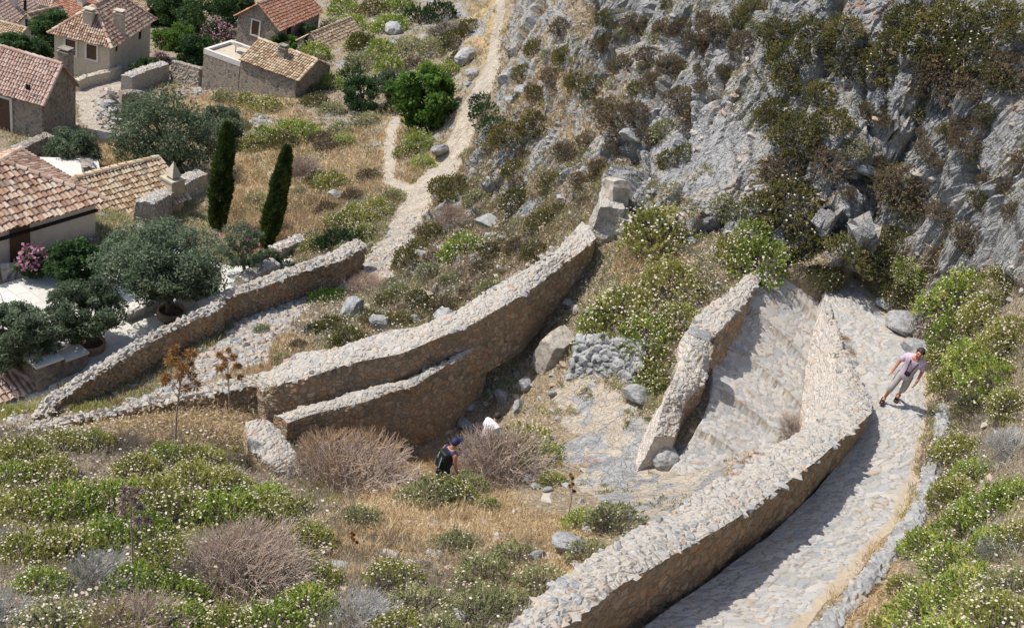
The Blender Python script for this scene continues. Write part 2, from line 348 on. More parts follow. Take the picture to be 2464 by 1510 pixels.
ER = px([(2000,690,-12.1),(2005,730,-12.6),(1995,800,-13.1),(1985,880,-13.6),(1975,950,-14.0),(1965,1050,-14.5),(1930,1110,-14.75),(1870,1190,-15.0)])
HL = px([(1838,655,-12.05),(1880,640,-12.0),(1960,640,-11.95),(2050,655,-12.0)]); HR = px([(1838,664,-12.12),(1900,674,-12.1),(1985,690,-12.1),(2060,690,-12.05)])
CARVE = []
for _L, _R in ((DL, DR), (EL, ER), (HL, HR)):
    _a = np.array(_L); _b = np.array(_R); CARVE.append((np.r_[_a, _b[::-1]], np.r_[_a, _b]))
def H(x, y):
    z = TP(x, y)
    for poly, pts in CARVE:
        d2 = (x[..., None]-pts[:, 0])**2+(y[..., None]-pts[:, 1])**2+.05; wt = 1/d2**1.5
        zr = (wt*pts[:, 2]).sum(-1)/wt.sum(-1)-.45
        pd = polydist(x, y, poly)
        if poly is CARVE[0][0]:              # the bank on the outer side of the path starts at its kerb
            w = sstep(-1.6, -.05, pd)*(linedist(x, y, [tuple(p[:2]) for p in DR]) < linedist(x, y, [tuple(p[:2]) for p in DL])); z = z*(1-w)+(zr+.52)*w
        k = sstep(.02, .3, pd); z = np.where(k > 0, np.minimum(z, z*(1-k)+zr*k), z)
    w = sstep(-.6, .1, polydist(x, y, terr_poly)); z = z*(1-w)+(TERR_Z+LIFT)*w
    ds = polydist(x, y, stair_poly); w = sstep(-.5, .1, ds)
    t = np.clip(np.hypot(x-stair_poly[1][0], y-stair_poly[1][1])/6.0, 0, 1); t = np.floor(t*14)/14
    z = z*(1-w)+(TERR_Z+LIFT-.1-t*1.6)*w
    return z
# pixel-space outlines of the ground's different covers (turned into masks on the ground itself)
CLIFF = [(1222,-60),(1228,60),(1205,160),(1180,260),(1140,340),(1090,430),(1010,560),(960,650),(1000,700),(900,790),(1060,760),(1230,650),(1400,540),(1500,470),(1540,570),(1720,560),(1880,640),(1960,640),(2080,690),(2140,770),(2180,850),(2240,800),(2350,640),(2464,700),(2900,700),(2900,-500),(1222,-500)]
SCARP = [(1500,-60),(1420,300),(1500,470),(1540,570),(1720,560),(1880,600),(2080,620),(2300,560),(2464,640),(2900,700),(2900,-500),(1500,-500)]
TRAIL = [(1200,-30),(1205,30),(1192,90),(1188,150),(1160,215),(1130,260),(1115,320),(1090,380),(1060,420),(1020,470),(985,530),(960,590),(930,630),(900,650)]
TRAILW = [10,12,14,18,24,22,26,30,36,46,48,50,46,40]
SIDE = [(950,290),(935,340),(940,390),(930,440),(1000,460)]
STREET = [(330,170),(290,190),(240,215),(205,240),(215,280),(245,310),(290,318),(330,310)]
PAVEA = [(880,650),(760,672),(690,690),(640,730),(560,790),(500,850),(430,900),(350,955),(240,1000),(300,1000),(420,955),(560,890),(640,880),(660,820),(760,720),(880,690)]
PAVEC = [(1352,930),(1318,955),(1362,985),(1330,1020),(1385,1050),(1338,1095),(1392,1130),(1370,1170),(1425,1205),(1560,1265),(1700,1230),(1760,1090),(1660,1080),(1580,1080),(1560,1000),(1500,940),(1400,905)]
DRYC = [(560,250,150,50),(440,240,60,30),(740,520,90,90),(590,500,60,120),(850,400,110,80),(960,330,60,70),(260,375,60,60),(330,330,60,40),(1000,1200,200,110),(900,1290,180,70),(450,1020,220,60),(650,860,120,50),(1120,1230,150,60),(2080,1420,90,120),(2170,1160,60,120),(1000,430,120,60),(1400,250,150,80),(1250,1330,200,90),(1170,40,50,110),(1560,640,90,60),(690,340,70,80)]

TD = {}
def build_terrain():
    nt, nr = 1080, 1350
    th = np.radians(np.linspace(-47, 50, nt))
    r = np.concatenate([np.geomspace(6.5, 20, 200, endpoint=False), np.geomspace(20, 46, 770, endpoint=False), np.geomspace(46, 110, 290, endpoint=False), np.geomspace(110, 190, 91)])
    nr = len(r)
    T, Rr = np.meshgrid(th, r); x = (Rr*np.sin(T)).ravel(); y = (Rr*np.cos(T)).ravel()
    z = H(x, y)
    P = np.c_[x, y, z]; Zg = z.reshape(nr, nt); X = x.reshape(nr, nt); Y = y.reshape(nr, nt)
    def nrm(P):
        G = P.reshape(nr, nt, 3); a = np.gradient(G, axis=1); b = np.gradient(G, axis=0)
        n = np.cross(a, b); n /= np.linalg.norm(n, axis=2)[..., None]+1e-12; n *= np.sign(n[..., 2:3]+1e-9); return n.reshape(-1, 3)
    N = nrm(P)
    u, v, w = project(P)
    jit = fbm(P*.8, 3, 3)*22+fbm(P*3, 2, 8)*9
    dcl = polydist(u, v, CLIFF)+jit; dsc = polydist(u, v, SCARP)+jit*2
    cl = sstep(-12, 18, dcl); sc = sstep(-60, 60, dsc)
    rib = onD(1720, 0, 37.0)-onD(1480, 500, 33.2); rib /= np.linalg.norm(rib)
    nav = np.array([-.55, -.6, .58]); sd = np.cross(nav, rib); sd /= np.linalg.norm(sd); nn = np.cross(rib, sd)
    Q = np.c_[P@sd, P@rib, P@nn]
    warp = np.c_[fbm(Q*.35, 3, 11), fbm(Q*.35, 3, 12), fbm(Q*.35, 3, 13)]*1.1
    Qw = Q+warp
    r1 = ridged(Qw*[.38, .13, .38], 4, 21); r2 = ridged(Qw*[1.3, .42, 1.3], 4, 22); r3 = ridged(Qw*[4, 1.5, 4], 3, 23)
    F1, F2, ID = worley(np.c_[Qw[:, 0]*.55+.3*r2, Qw[:, 1]*.28], 31); blk = np.clip((F2-F1)*2.2, 0, 1)
    lump = (ID-.5)*sstep(.1, .6, blk)
    fz = fbm(P*6, 3, 40)
    r4 = ridged(Qw*[9, 3.2, 9], 2, 24); f1, e1 = facets(np.c_[Qw[:, 0]*.62+.25*r2, Qw[:, 1]*.30], 331); f2, e2 = facets(np.c_[Qw[:, 0]*1.7+.2*r3, Qw[:, 1]*.75], 332); f3, e3 = facets(np.c_[Qw[:, 0]*4.6, Qw[:, 1]*2.0], 333)
    crag = .26*r1+.16*r2+.08*r3+.03*r4+.85*f1+.42*f2+.11*f3+.05*fz-.16*(1-sstep(0, .10, e1))-.10*(1-sstep(0, .12, e2))-.05*(1-sstep(0, .12, e3))
    # smooth great slab in the middle of the face
    slab = np.exp(-((u-1720)/150)**2-((v-390)/110)**2)
    crag = crag*(1-.75*slab)
    # recesses in the face
    for (a, b, ra, rb, dp) in [(1515,375,22,38,1.2),(1990,150,22,55,.9),(1940,230,14,50,.7),(2080,445,35,10,.5),(1780,45,18,30,.5),(1410,35,22,40,1.3),(2210,40,30,30,.6),(1845,40,10,45,.5),(1900,300,40,14,.5),(2350,420,14,60,.5)]:
        e = ((u-a)/ra)**2+((v-b)/rb)**2; crag -= dp*np.exp(-e*1.2)
    for ln, wd_, dp in [([(2012, 10), (1988, 120), (1952, 230), (1925, 300)], 13, .8), ([(1802, 0), (1770, 85)], 9, .5), ([(2330, 545), (2400, 480), (2470, 395)], 8, .5), ([(1532, 290), (1547, 420), (1540, 480)], 9, .6), ([(1665, 70), (1600, 200), (1558, 330)], 8, .5), ([(2082, 100), (2070, 240), (2112, 330)], 9, .5), ([(1482, 140), (1430, 260), (1380, 390)], 8, .5), ([(1722, 100), (1662, 230), (1640, 330)], 8, .45), ([(2232, 190), (2200, 330), (2150, 425)], 9, .5), ([(2300, 330), (2270, 450), (2240, 540)], 7, .4), ([(2420, 200), (2380, 330)], 7, .4), ([(1350, 90), (1300, 220), (1260, 330)], 7, .45)]:
        crag -= dp*np.exp(-((linedist(u, v, ln)+jit*.25)/wd_)**2)
    mid = cl*(1-sc)
    amp = cl*(.9*sc+mid*.8)
    soil = .10*fbm(P*.9, 4, 50)+.035*fbm(P*5, 3, 51)
    # covers
    tw = np.zeros(len(u))+1e9
    for (a, b), (w0, w1) in zip(zip(TRAIL[:-1], TRAIL[1:]), zip(TRAILW[:-1], TRAILW[1:])):
        t = np.clip(((u-a[0])*(b[0]-a[0])+(v-a[1])*(b[1]-a[1]))/((b[0]-a[0])**2+(b[1]-a[1])**2), 0, 1)
        tw = np.minimum(tw, np.hypot(u-a[0]-t*(b[0]-a[0]), v-a[1]-t*(b[1]-a[1]))/(w0+t*(w1-w0)))
    path = 1-sstep(.55, 1.15, tw+jit*.012)
    path = np.maximum(path, .9*(1-sstep(8, 20, linedist(u, v, SIDE)+jit*.3)))
    path = np.maximum(path, 1-sstep(18, 30, linedist(u, v, STREET)+jit*.25))
    path = np.maximum(path, sstep(-8, 8, polydist(u, v, PAVEA)+jit*.5)*.95)
    pc = sstep(-14, 14, polydist(u, v, PAVEC)+jit*2.2+fbm(P*2.5, 3, 18)*12); path = np.maximum(path, pc)
    amp = amp*(1-path)
    terr = np.maximum(sstep(-.3, .1, polydist(x, y, terr_poly)), sstep(-.3, .1, polydist(x, y, stair_poly)))
    far = sstep(70, 55, np.hypot(x, y))
    soil = soil*(1-terr)*(1-.6*path)*(.3+.7*far)
    cob, c2, _ = worley(P[:, :2]*3.2, 61); soil += .022*path*(1-terr)*(1-.7*pc)*sstep(.02, .3, c2-cob)
    D3 = N*(amp*crag)[:, None]; D3[:, 2] += soil+.0*amp
    P2 = P+D3
    nz = nrm(P2)[:, 2]
    veg = fbm(P*.45, 4, 70)
    rockm = amp*(.30+.55*sc)+.33*cl*(crag*.9+.1)-.30*cl*sstep(-.1, .5, veg)*(1-.7*slab)+.5*slab*cl+.28*cl*sstep(.8, .35, nz)
    rockm = np.where(cl > .02, rockm+.12-.10*mid, 0)
    # grey rock ribs and bedrock showing elsewhere
    rk = ridged(P*[.5, .5, .5], 4, 80)
    rockm = np.maximum(rockm, sstep(.42, .62, rk)*.62*(1-terr)*(1-path)*sstep(26, 34, np.hypot(x, y))*sstep(300, 1000, u+jit*6))
    rockm = np.maximum(rockm, pc*sstep(-.35, .1, fbm(P*2.0, 4, 81)+.3*fbm(P*6, 2, 82))*.85)
    dry = np.zeros(len(u))
    for (a, b, ra, rb) in DRYC: dry = np.maximum(dry, np.exp(-(((u-a)/ra)**2+((v-b)/rb)**2)))
    dry = np.clip(dry*1.1+.22*fbm(P*.5, 3, 90)+.12, 0, 1)*(1-path)
    path = np.maximum(path, terr)
    mask = np.c_[np.clip(rockm, 0, 1), np.clip(path, 0, 1), dry]
    _, _, cid = worley(P[:, :2]*2, 62)
    ii = np.arange(nr*nt).reshape(nr, nt)
    F = np.stack([ii[:-1, :-1], ii[:-1, 1:], ii[1:, 1:], ii[1:, :-1]], -1).reshape(-1, 4)
    kind = np.where(terr > .5, 3, np.where(path > .5, 2, np.where(cl > .5, 1, 0)))[F[:, 0]]
    TD.update(P=P2, N=nrm(P2), mask=mask, F=F, kind=kind, cl=cl, sc=sc, u=u, v=v, pc=pc)
    out = []
    for k, nm in enumerate(('ground', 'cliff', 'path', 'terrace_paving')):
        f = F[kind == k]
        if not len(f): continue
        us = np.unique(f); re = np.zeros(nr*nt, np.int64); re[us] = np.arange(len(us))
        me = mesh(nm, P2[us], re[f], M['paving'] if k == 3 else M['ground'], smooth=k != 1, attrs={'mask': mask[us], 'var': cid[us]})
        o = link(nm, me); o['kind'] = 'structure'; out.append(o)
    return out
def mat_paving():
    g = NT('paving', .8); c = g.co((1, 1, 1), (0, 0, .5)); b = g.n('TexBrick', Vector=c, Scale=1.0); b.inputs['Mortar Size'].default_value = .012
    b.inputs['Brick Width'].default_value = .75; b.inputs['Row Height'].default_value = .5
    b.inputs['Color1'].default_value = (.50, .48, .44, 1); b.inputs['Color2'].default_value = (.60, .58, .53, 1); b.inputs['Mortar'].default_value = (.40, .37, .32, 1)
    f = g.noise(c, 7, 6, .7); col = g.mix(.6, b.outputs[0], g.mix(f, (.55, .55, .55), (1.15, 1.15, 1.13)), 'MULTIPLY')
    return g.out(g.mix(1, col, (1.15, 1.15, 1.15), 'MULTIPLY'), g.bump(f, .4, .03))
M['paving'] = mat_paving()
TERRAIN = build_terrain()
bpy.context.view_layer.update()
TARGETS = list(TERRAIN)
def hit(u, v):
    d = Vector(ray(u, v)); best = None
    for o in TARGETS:
        ok, loc, nr_, _ = o.ray_cast(Vector(EYE), d)
        if ok and (best is None or (loc-Vector(EYE)).length < best[1]): best = (loc, (loc-Vector(EYE)).length, nr_)
    return best
def P(u, v):
    b = hit(u, v)
    return np.array(b[0]) if b else onD(u, v, 40)
def drop(x, y, top=40.0):
    best = None
    for o in TARGETS:
        ok, loc, nr_, _ = o.ray_cast(Vector((x, y, LIFT+top)), Vector((0, 0, -1)))
        if ok and (best is None or loc.z > best): best = loc.z
    return best if best is not None else float(H(np.array([x]), np.array([y]))[0])

# ---------------------------------------------------------------- paths laid on walls: stepped cobbled ribbons
def resample(pts, step):
    pts = np.asarray(pts, float); s = np.r_[0, np.cumsum(np.linalg.norm(np.diff(pts, axis=0), axis=1))]
    n = max(3, int(s[-1]/step)+1); t = np.linspace(0, s[-1], n)
    return np.c_[[np.interp(t, s, pts[:, k]) for k in range(3)]].T
def smoothpts(p, it=3):
    p = p.copy()
    for _ in range(it): p[1:-1] = .25*p[:-2]+.5*p[1:-1]+.25*p[2:]
    return p
def pair(L, R, n):
    out = []
    for E in (L, R):
        E = np.asarray(E, float); s = np.r_[0, np.cumsum(np.linalg.norm(np.diff(E, axis=0), axis=1))]; t = np.linspace(0, s[-1], n)
        out.append(smoothpts(np.c_[[np.interp(t, s, E[:, k]) for k in range(3)]].T, 2))
    return out
def ribbon(name, L, R, steps=0, seed=0, sandline=None, cell=(4.6, 6.8), res=.035):
    Ln = np.linalg.norm(np.diff(np.asarray(L), axis=0), axis=1).sum(); n = int(Ln/res); A, B = pair(L, R, n)
    wd = np.linalg.norm(A-B, axis=1).mean(); m = int(wd/res)+1; t = np.linspace(0, 1, m)
    G = A[:, None]*(1-t)[None, :, None]+B[:, None]*t[None, :, None]
    s = np.r_[0, np.cumsum(np.linalg.norm(np.diff((A+B)/2, axis=0), axis=1))]
    SS = np.repeat(s[:, None], m, 1); TT = np.repeat(t[None]*wd, n, 0)
    Gf = G.reshape(-1, 3)
    if steps:
        ph = (SS-.55*TT+.25*np.sin(TT*1.1)+.12*fbm(Gf*1.2, 2, seed).reshape(n, m))/steps; fr = ph-np.floor(ph)
        zz = (A[:, 2]+B[:, 2])/2; dz = abs(zz[-1]-zz[0])/s[-1]*steps*np.sign(zz[0]-zz[-1])
        G[..., 2] += dz*.3*(fr-.5)+.035*np.exp(-((1-fr)/.05)**2)
    wj = fbm(Gf*1.8, 4, seed+1).reshape(n, m)*1.5; wk = fbm(Gf*1.8+7, 4, seed+2).reshape(n, m)*1.2
    F1, F2, ID = worley(np.c_[(SS*cell[1]+wj).ravel(), (TT*cell[0]+wk).ravel()], seed)
    G1, G2, JD = worley(np.c_[(SS*cell[1]*.52+wj).ravel(), (TT*cell[0]*.55+wk).ravel()], seed+40); big = fbm(Gf*1.1, 3, seed+9) > .12
    gap = np.clip(np.where(big, (G2-G1)*1.3, F2-F1), 0, 1).reshape(n, m); ID = np.where(big, JD, ID).reshape(n, m)
    if steps: gap = gap*(1-.97*np.exp(-((1-fr)/.045)**2))  # dark joint line along each step edge paints the riser's shade
    sand = np.zeros((n, m))
    if sandline: sand = sandline(SS/s[-1], TT/wd, Gf.reshape(n, m, 3))
    ht = sstep(0, .18, gap)*.016+(ID-.5)*.026
    G[..., 2] += ht*(1-.8*sand)+.05*fbm(Gf*.9, 3, seed+2).reshape(n, m)+.008*fbm(Gf*7, 3, seed+4).reshape(n, m)
    V = np.concatenate([G.reshape(-1, 3)]); ii = np.arange(n*m).reshape(n, m)
    F = np.stack([ii[:-1, :-1], ii[:-1, 1:], ii[1:, 1:], ii[1:, :-1]], -1).reshape(-1, 4)
    # skirt so that the path is a solid body
    rim = np.r_[ii[0, :], ii[1:, -1], ii[-1, -2::-1], ii[-2:0:-1, 0]]; k = len(V); low = V[rim]-[0, 0, 1.5]
    V = np.r_[V, low]; q = np.arange(len(rim)); q2 = np.roll(q, -1)
    F = np.r_[F, np.c_[rim[q], k+q, k+q2, rim[q2]]]
    pad = lambda a: np.r_[a.ravel(), np.zeros(len(rim))]
    me = mesh(name, V, F, M['cobble'], smooth=True, attrs={'cell': pad(ID), 'gap': pad(gap), 'sand': pad(sand)})
    o = link(name, me); o['kind'] = 'structure'; TARGETS.append(o); return o
def sandD(s, t, G): return np.clip(np.exp(-((t-.93)/.12)**2)*.75+.5*np.exp(-((s-.83)/.05)**2-((t-.55)/.25)**2)+.35*np.exp(-((t-.02)/.06)**2), 0, 1)
def sandE(s, t, G): return np.clip(.6*np.exp(-((t-.97)/.08)**2)+.55*sstep(.88, 1, s), 0, 1)
PATH_D = ribbon('path', DL, DR, 0, 101, sandD)
PATH_E = ribbon('stepped_path', EL, ER, 1.5, 131, sandE, (4.4, 7.5))
HAIR = ribbon('path_bend', HL, HR, 0, 141)

# ---------------------------------------------------------------- rubble walls
def rocks_mesh(name, p, size, rg, mat, flat=.65, jag=.3):
    n = len(p); ico = np.array([(0, 0, 1), (.89, 0, .45), (.28, .85, .45), (-.72, .53, .45), (-.72, -.53, .45), (.28, -.85, .45), (.72, .53, -.45), (-.28, .85, -.45), (-.89, 0, -.45), (-.28, -.85, -.45), (.72, -.53, -.45), (0, 0, -1)])
    F = np.array([(0,1,2),(0,2,3),(0,3,4),(0,4,5),(0,5,1),(1,6,2),(2,6,7),(2,7,3),(3,7,8),(3,8,4),(4,8,9),(4,9,5),(5,9,10),(5,10,1),(1,10,6),(11,7,6),(11,8,7),(11,9,8),(11,10,9),(11,6,10)])
    V = ico[None]*(1+jag*rg.normal(size=(n, 12, 1)).clip(-1.5, 1.5))*(size[:, None]*(.6+.8*rg.random((n, 3))))[:, None]*[1, 1, flat]
    a = rg.random(n)*6.28; c, s = np.cos(a)[:, None], np.sin(a)[:, None]
    V = np.stack([V[..., 0]*c-V[..., 1]*s, V[..., 0]*s+V[..., 1]*c, V[..., 2]], -1)+p[:, None]
    return mesh(name, V.reshape(-1, 3), ((np.arange(n)*12)[:, None, None]+F[None]).reshape(-1, 3), mat, attrs={'var': np.repeat(rg.random(n), 12)})
def mat_stone():
    g = NT('loose_stone'); c = g.co(); f = g.noise(c, 10, 6, .7)
    base = g.ramp(g.attr('var'), [(0, (.24, .24, .24)), (.4, (.38, .37, .352)), (.75, (.45, .40, .335)), (1, (.38, .26, .185))])
    return g.out(g.mix(.6, base, g.mix(f, (.45, .45, .45), (1.25, 1.25, 1.25)), 'MULTIPLY'), g.bump(f, .6, .03))
M['stone'] = mat_stone()
def wall(name, top_a, top_b, zbot, mat_side, mat_top, label, res=.07, rough=.08, batter=.06, stones=.018, seed=0, side_a=None, cat='wall'):
    """top_a / top_b: the two long edges of the crest (3-D); zbot: height of the foot under each point of top_a"""
    Ln = max(np.linalg.norm(np.diff(np.asarray(E), axis=0), axis=1).sum() for E in (top_a, top_b)); n = max(6, int(Ln/res))
    A, B = pair(top_a, top_b, n); zb = np.interp(np.linspace(0, 1, n), np.linspace(0, 1, len(zbot)), zbot)+LIFT
    wd = np.linalg.norm(A-B, axis=1).mean(); mt = max(4, int(wd/res)); hh = (A[:, 2]-zb).mean(); ms = max(3, int(hh/res))
    out = A-B; out[:, 2] = 0; out /= np.linalg.norm(out, axis=1)[:, None]+1e-9
    cols = []; part = []
    for k in range(ms, 0, -1):                     # face under edge a, from foot to crest
        f = k/ms; q = A.copy(); q[:, 2] = A[:, 2]*(1-f)+zb*f; q += out*(batter*(A[:, 2]-q[:, 2]))[:, None]; cols.append(q); part.append(0)
    for k in range(mt+1):
        t = k/mt; q = A*(1-t)+B*t; q[:, 2] += .05*math.sin(math.pi*t); cols.append(q); part.append(1)
    for k in range(1, ms+1):
        f = k/ms; q = B.copy(); q[:, 2] = B[:, 2]*(1-f)+zb*f; q -= out*(batter*(B[:, 2]-q[:, 2]))[:, None]; cols.append(q); part.append(2)
    G = np.stack(cols, 1); m = G.shape[1]; part = np.array(part)
    a = np.gradient(G, axis=0); b = np.gradient(G, axis=1); N = np.cross(b, a); N /= np.linalg.norm(N, axis=2)[..., None]+1e-9
    if N[:, part == 1, 2].mean() < 0: N = -N
    Gf = G.reshape(-1, 3); s = np.r_[0, np.cumsum(np.linalg.norm(np.diff(A, axis=0), axis=1))]
    arc = np.r_[0, np.cumsum(np.linalg.norm(np.diff(G.mean(0), axis=0), axis=1))]
    SS = np.repeat(s[:, None], m, 1).ravel(); AA = np.repeat(arc[None], n, 0).ravel()
    wj = fbm(Gf*2, 3, seed+3)*.3
    F1, F2, ID = worley(np.c_[SS*5.2+wj, AA*6.2+wj], seed); top = np.repeat((part == 1)[None], n, 0).ravel()
    d = stones*(sstep(0, .35, F2-F1)*(.5+ID)-.5)*np.where(top, 1.0, .8)+rough*fbm(Gf*1.2, 4, seed+5)+rough*.35*fbm(Gf*6, 4, seed+6)+np.where(top, 1, .4)*rough*.5*fbm(Gf*13, 2, seed+8)
    low = np.repeat((np.abs(np.arange(m)-np.where(part == 1)[0].mean()) > m/2-1.5)[None], n, 0).ravel()
    V = Gf+N.reshape(-1, 3)*(d*(~low))[:, None]
    ii = np.arange(n*m).reshape(n, m); F = np.stack([ii[:-1, :-1], ii[:-1, 1:], ii[1:, 1:], ii[1:, :-1]], -1).reshape(-1, 4)
    mi = np.where(part[np.arange(m-1)] == 1, 1, np.where(np.arange(m-1) < ms, 0, 2)); mi = np.repeat(mi[None], n-1, 0).ravel()
    # ends
    E = []
    for row in (ii[0], ii[-1]):
        for k in range(m//2): E.append((row[k], row[k+1], row[m-2-k], row[m-1-k]) if k+1 < m-2-k else (row[k], row[k+1], row[m-1-k], row[m-1-k]))
    E = [e for e in E if len(set(e)) == 4]
    F = np.r_[F, np.array(E)]; mi = np.r_[mi, np.zeros(len(E), int)]
    me = mesh(name, V, F, [mat_side, mat_top, side_a or mat_side], mi, smooth=False)
    o = link(name, me); tag(o, label, cat); rg = np.random.default_rng(seed+900)
    if stones > .012:                          # stones bedded along the crest's edges
        k = int(Ln/.13); t = rg.random(2*k); f = t*(n-1); i = f.astype(int).clip(0, n-2); w_ = (f-i)[:, None]; EA = A[i]*(1-w_)+A[i+1]*w_; EB = B[i]*(1-w_)+B[i+1]*w_
        c = np.where(rg.random(2*k) < .8, rg.random(2*k)*.16-.01, rg.random(2*k))[:, None]; sw = rg.random((2*k, 1)) < .5; p = np.where(sw, EA*(1-c)+EB*c, EB*(1-c)+EA*c); p[:, 2] -= .01+.02*rg.random(2*k)
        q = link('coping_stones', rocks_mesh('coping_stones', p, .045+.06*rg.random(2*k)**1.6, rg, M['stone'], .6), o); q['kind'] = 'stuff'
    return o
WALLS = {}
# the tall parapet that curves round the bend and down to the lower edge of the picture
cr = [(1985,700,-12.3,1990,716),(1992,745,-11.95,2005,765),(2005,800,-11.85,2028,830),(2015,880,-11.8,2060,900),(2015,950,-11.7,2098,960),(1985,1010,-11.35,2098,992),(1860,1070,-10.85,2045,1038),(1720,1160,-10.45,1960,1112),(1622,1222,-10.25,1850,1192),(1450,1325,-10.0,1700,1290),(1325,1405,-9.8,1500,1402),(1215,1510,-9.6,1350,1512),(1020,1680,-9.4,1150,1700)]
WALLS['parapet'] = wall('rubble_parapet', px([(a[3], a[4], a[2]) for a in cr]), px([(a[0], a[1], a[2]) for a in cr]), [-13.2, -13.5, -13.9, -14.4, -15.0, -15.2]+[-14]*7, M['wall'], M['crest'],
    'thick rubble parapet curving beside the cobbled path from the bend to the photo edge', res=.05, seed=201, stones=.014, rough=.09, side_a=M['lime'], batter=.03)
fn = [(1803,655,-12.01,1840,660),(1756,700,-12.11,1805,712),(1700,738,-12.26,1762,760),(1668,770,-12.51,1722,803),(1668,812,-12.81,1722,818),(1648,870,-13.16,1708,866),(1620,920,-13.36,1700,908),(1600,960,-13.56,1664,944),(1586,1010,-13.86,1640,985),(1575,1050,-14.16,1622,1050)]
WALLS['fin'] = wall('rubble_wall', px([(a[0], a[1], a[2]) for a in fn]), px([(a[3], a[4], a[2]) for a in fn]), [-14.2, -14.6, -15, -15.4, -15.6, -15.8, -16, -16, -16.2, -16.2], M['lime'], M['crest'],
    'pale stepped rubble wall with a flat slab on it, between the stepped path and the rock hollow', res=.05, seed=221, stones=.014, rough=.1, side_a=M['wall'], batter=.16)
w2 = [(1435,572,-13.2,1400,533),(1395,607,-13.5,1342,594),(1348,640,-13.8,1281,637),(1288,690,-14.1,1228,667),(1215,734,-14.4,1180,692),(1135,780,-14.8,1108,745),(1035,821,-15.1,1020,782),(965,851,-15.4,935,796),(888,864,-15.6,871,814),(821,880,-15.8,810,838),(734,909,-16.1,725,848),(660,927,-16.5,650,890),(628,935,-16.9,600,905)]
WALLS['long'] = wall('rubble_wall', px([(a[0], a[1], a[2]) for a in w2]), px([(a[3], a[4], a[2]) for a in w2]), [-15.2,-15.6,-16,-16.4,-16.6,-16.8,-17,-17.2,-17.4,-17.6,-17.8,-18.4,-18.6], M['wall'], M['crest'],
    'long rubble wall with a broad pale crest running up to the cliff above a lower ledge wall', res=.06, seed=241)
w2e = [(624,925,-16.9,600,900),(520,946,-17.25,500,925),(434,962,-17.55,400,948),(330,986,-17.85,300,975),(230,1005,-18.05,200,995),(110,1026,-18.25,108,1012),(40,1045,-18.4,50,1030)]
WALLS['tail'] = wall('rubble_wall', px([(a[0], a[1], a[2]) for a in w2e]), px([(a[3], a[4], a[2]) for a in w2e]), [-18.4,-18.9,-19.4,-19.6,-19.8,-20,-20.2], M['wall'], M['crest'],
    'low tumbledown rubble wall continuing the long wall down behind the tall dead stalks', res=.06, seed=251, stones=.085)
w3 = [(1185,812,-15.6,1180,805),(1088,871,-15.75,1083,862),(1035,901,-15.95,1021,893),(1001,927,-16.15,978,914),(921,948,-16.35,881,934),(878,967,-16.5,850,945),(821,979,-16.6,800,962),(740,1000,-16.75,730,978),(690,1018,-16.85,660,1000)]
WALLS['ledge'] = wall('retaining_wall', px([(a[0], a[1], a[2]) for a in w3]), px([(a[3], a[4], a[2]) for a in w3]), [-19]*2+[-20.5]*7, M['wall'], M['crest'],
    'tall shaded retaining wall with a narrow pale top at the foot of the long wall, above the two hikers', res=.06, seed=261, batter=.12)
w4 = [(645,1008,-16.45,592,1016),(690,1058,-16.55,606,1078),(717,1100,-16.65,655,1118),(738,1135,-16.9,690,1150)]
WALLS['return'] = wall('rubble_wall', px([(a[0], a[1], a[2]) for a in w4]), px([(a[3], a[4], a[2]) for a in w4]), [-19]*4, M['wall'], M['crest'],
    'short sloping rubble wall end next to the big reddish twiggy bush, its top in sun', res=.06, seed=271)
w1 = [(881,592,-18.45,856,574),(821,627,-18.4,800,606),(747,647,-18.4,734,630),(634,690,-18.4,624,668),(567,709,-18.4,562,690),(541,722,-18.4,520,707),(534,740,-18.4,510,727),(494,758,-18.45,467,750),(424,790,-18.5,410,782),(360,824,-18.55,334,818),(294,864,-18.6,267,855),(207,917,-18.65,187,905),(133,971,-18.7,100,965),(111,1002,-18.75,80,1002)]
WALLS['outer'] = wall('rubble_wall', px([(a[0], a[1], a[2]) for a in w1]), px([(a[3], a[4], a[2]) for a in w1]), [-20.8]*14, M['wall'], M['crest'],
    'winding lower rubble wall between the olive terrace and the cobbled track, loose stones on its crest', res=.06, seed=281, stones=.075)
_l = px([(1440,560,-16.7),(1180,815,-16.6),(1000,900,-16.75),(820,955,-17.0),(660,1000,-17.3)])
# ---------------------------------------------------------------- plant prototypes (numpy meshes, copied with shared data)
def unit(v): return v/(np.linalg.norm(v, axis=-1, keepdims=True)+1e-9)
def segs_mesh(name, p0, p1, r0, r1, var, mat, n=3):
    p0 = np.asarray(p0); p1 = np.asarray(p1); t = unit(p1-p0); ref = np.where(np.abs(t[:, 2:3]) < .9, [[0, 0, 1.]], [[1., 0, 0]])
    a = unit(np.cross(t, ref)); b = np.cross(t, a); k = len(p0); V = []
    for c, r in ((p0, r0), (p1, r1)):
        for j in range(n):
            th = 2*math.pi*j/n; V.append(c+np.asarray(r)[:, None]*(a*math.cos(th)+b*math.sin(th)))
    V = np.stack(V, 1); base = (np.arange(k)*2*n)[:, None]
    F = np.concatenate([base+np.array([[j, (j+1) % n, n+(j+1) % n, n+j]]) for j in range(n)])
    return mesh(name, V.reshape(-1, 3), F, mat, attrs={'var': np.repeat(var, 2*n)})
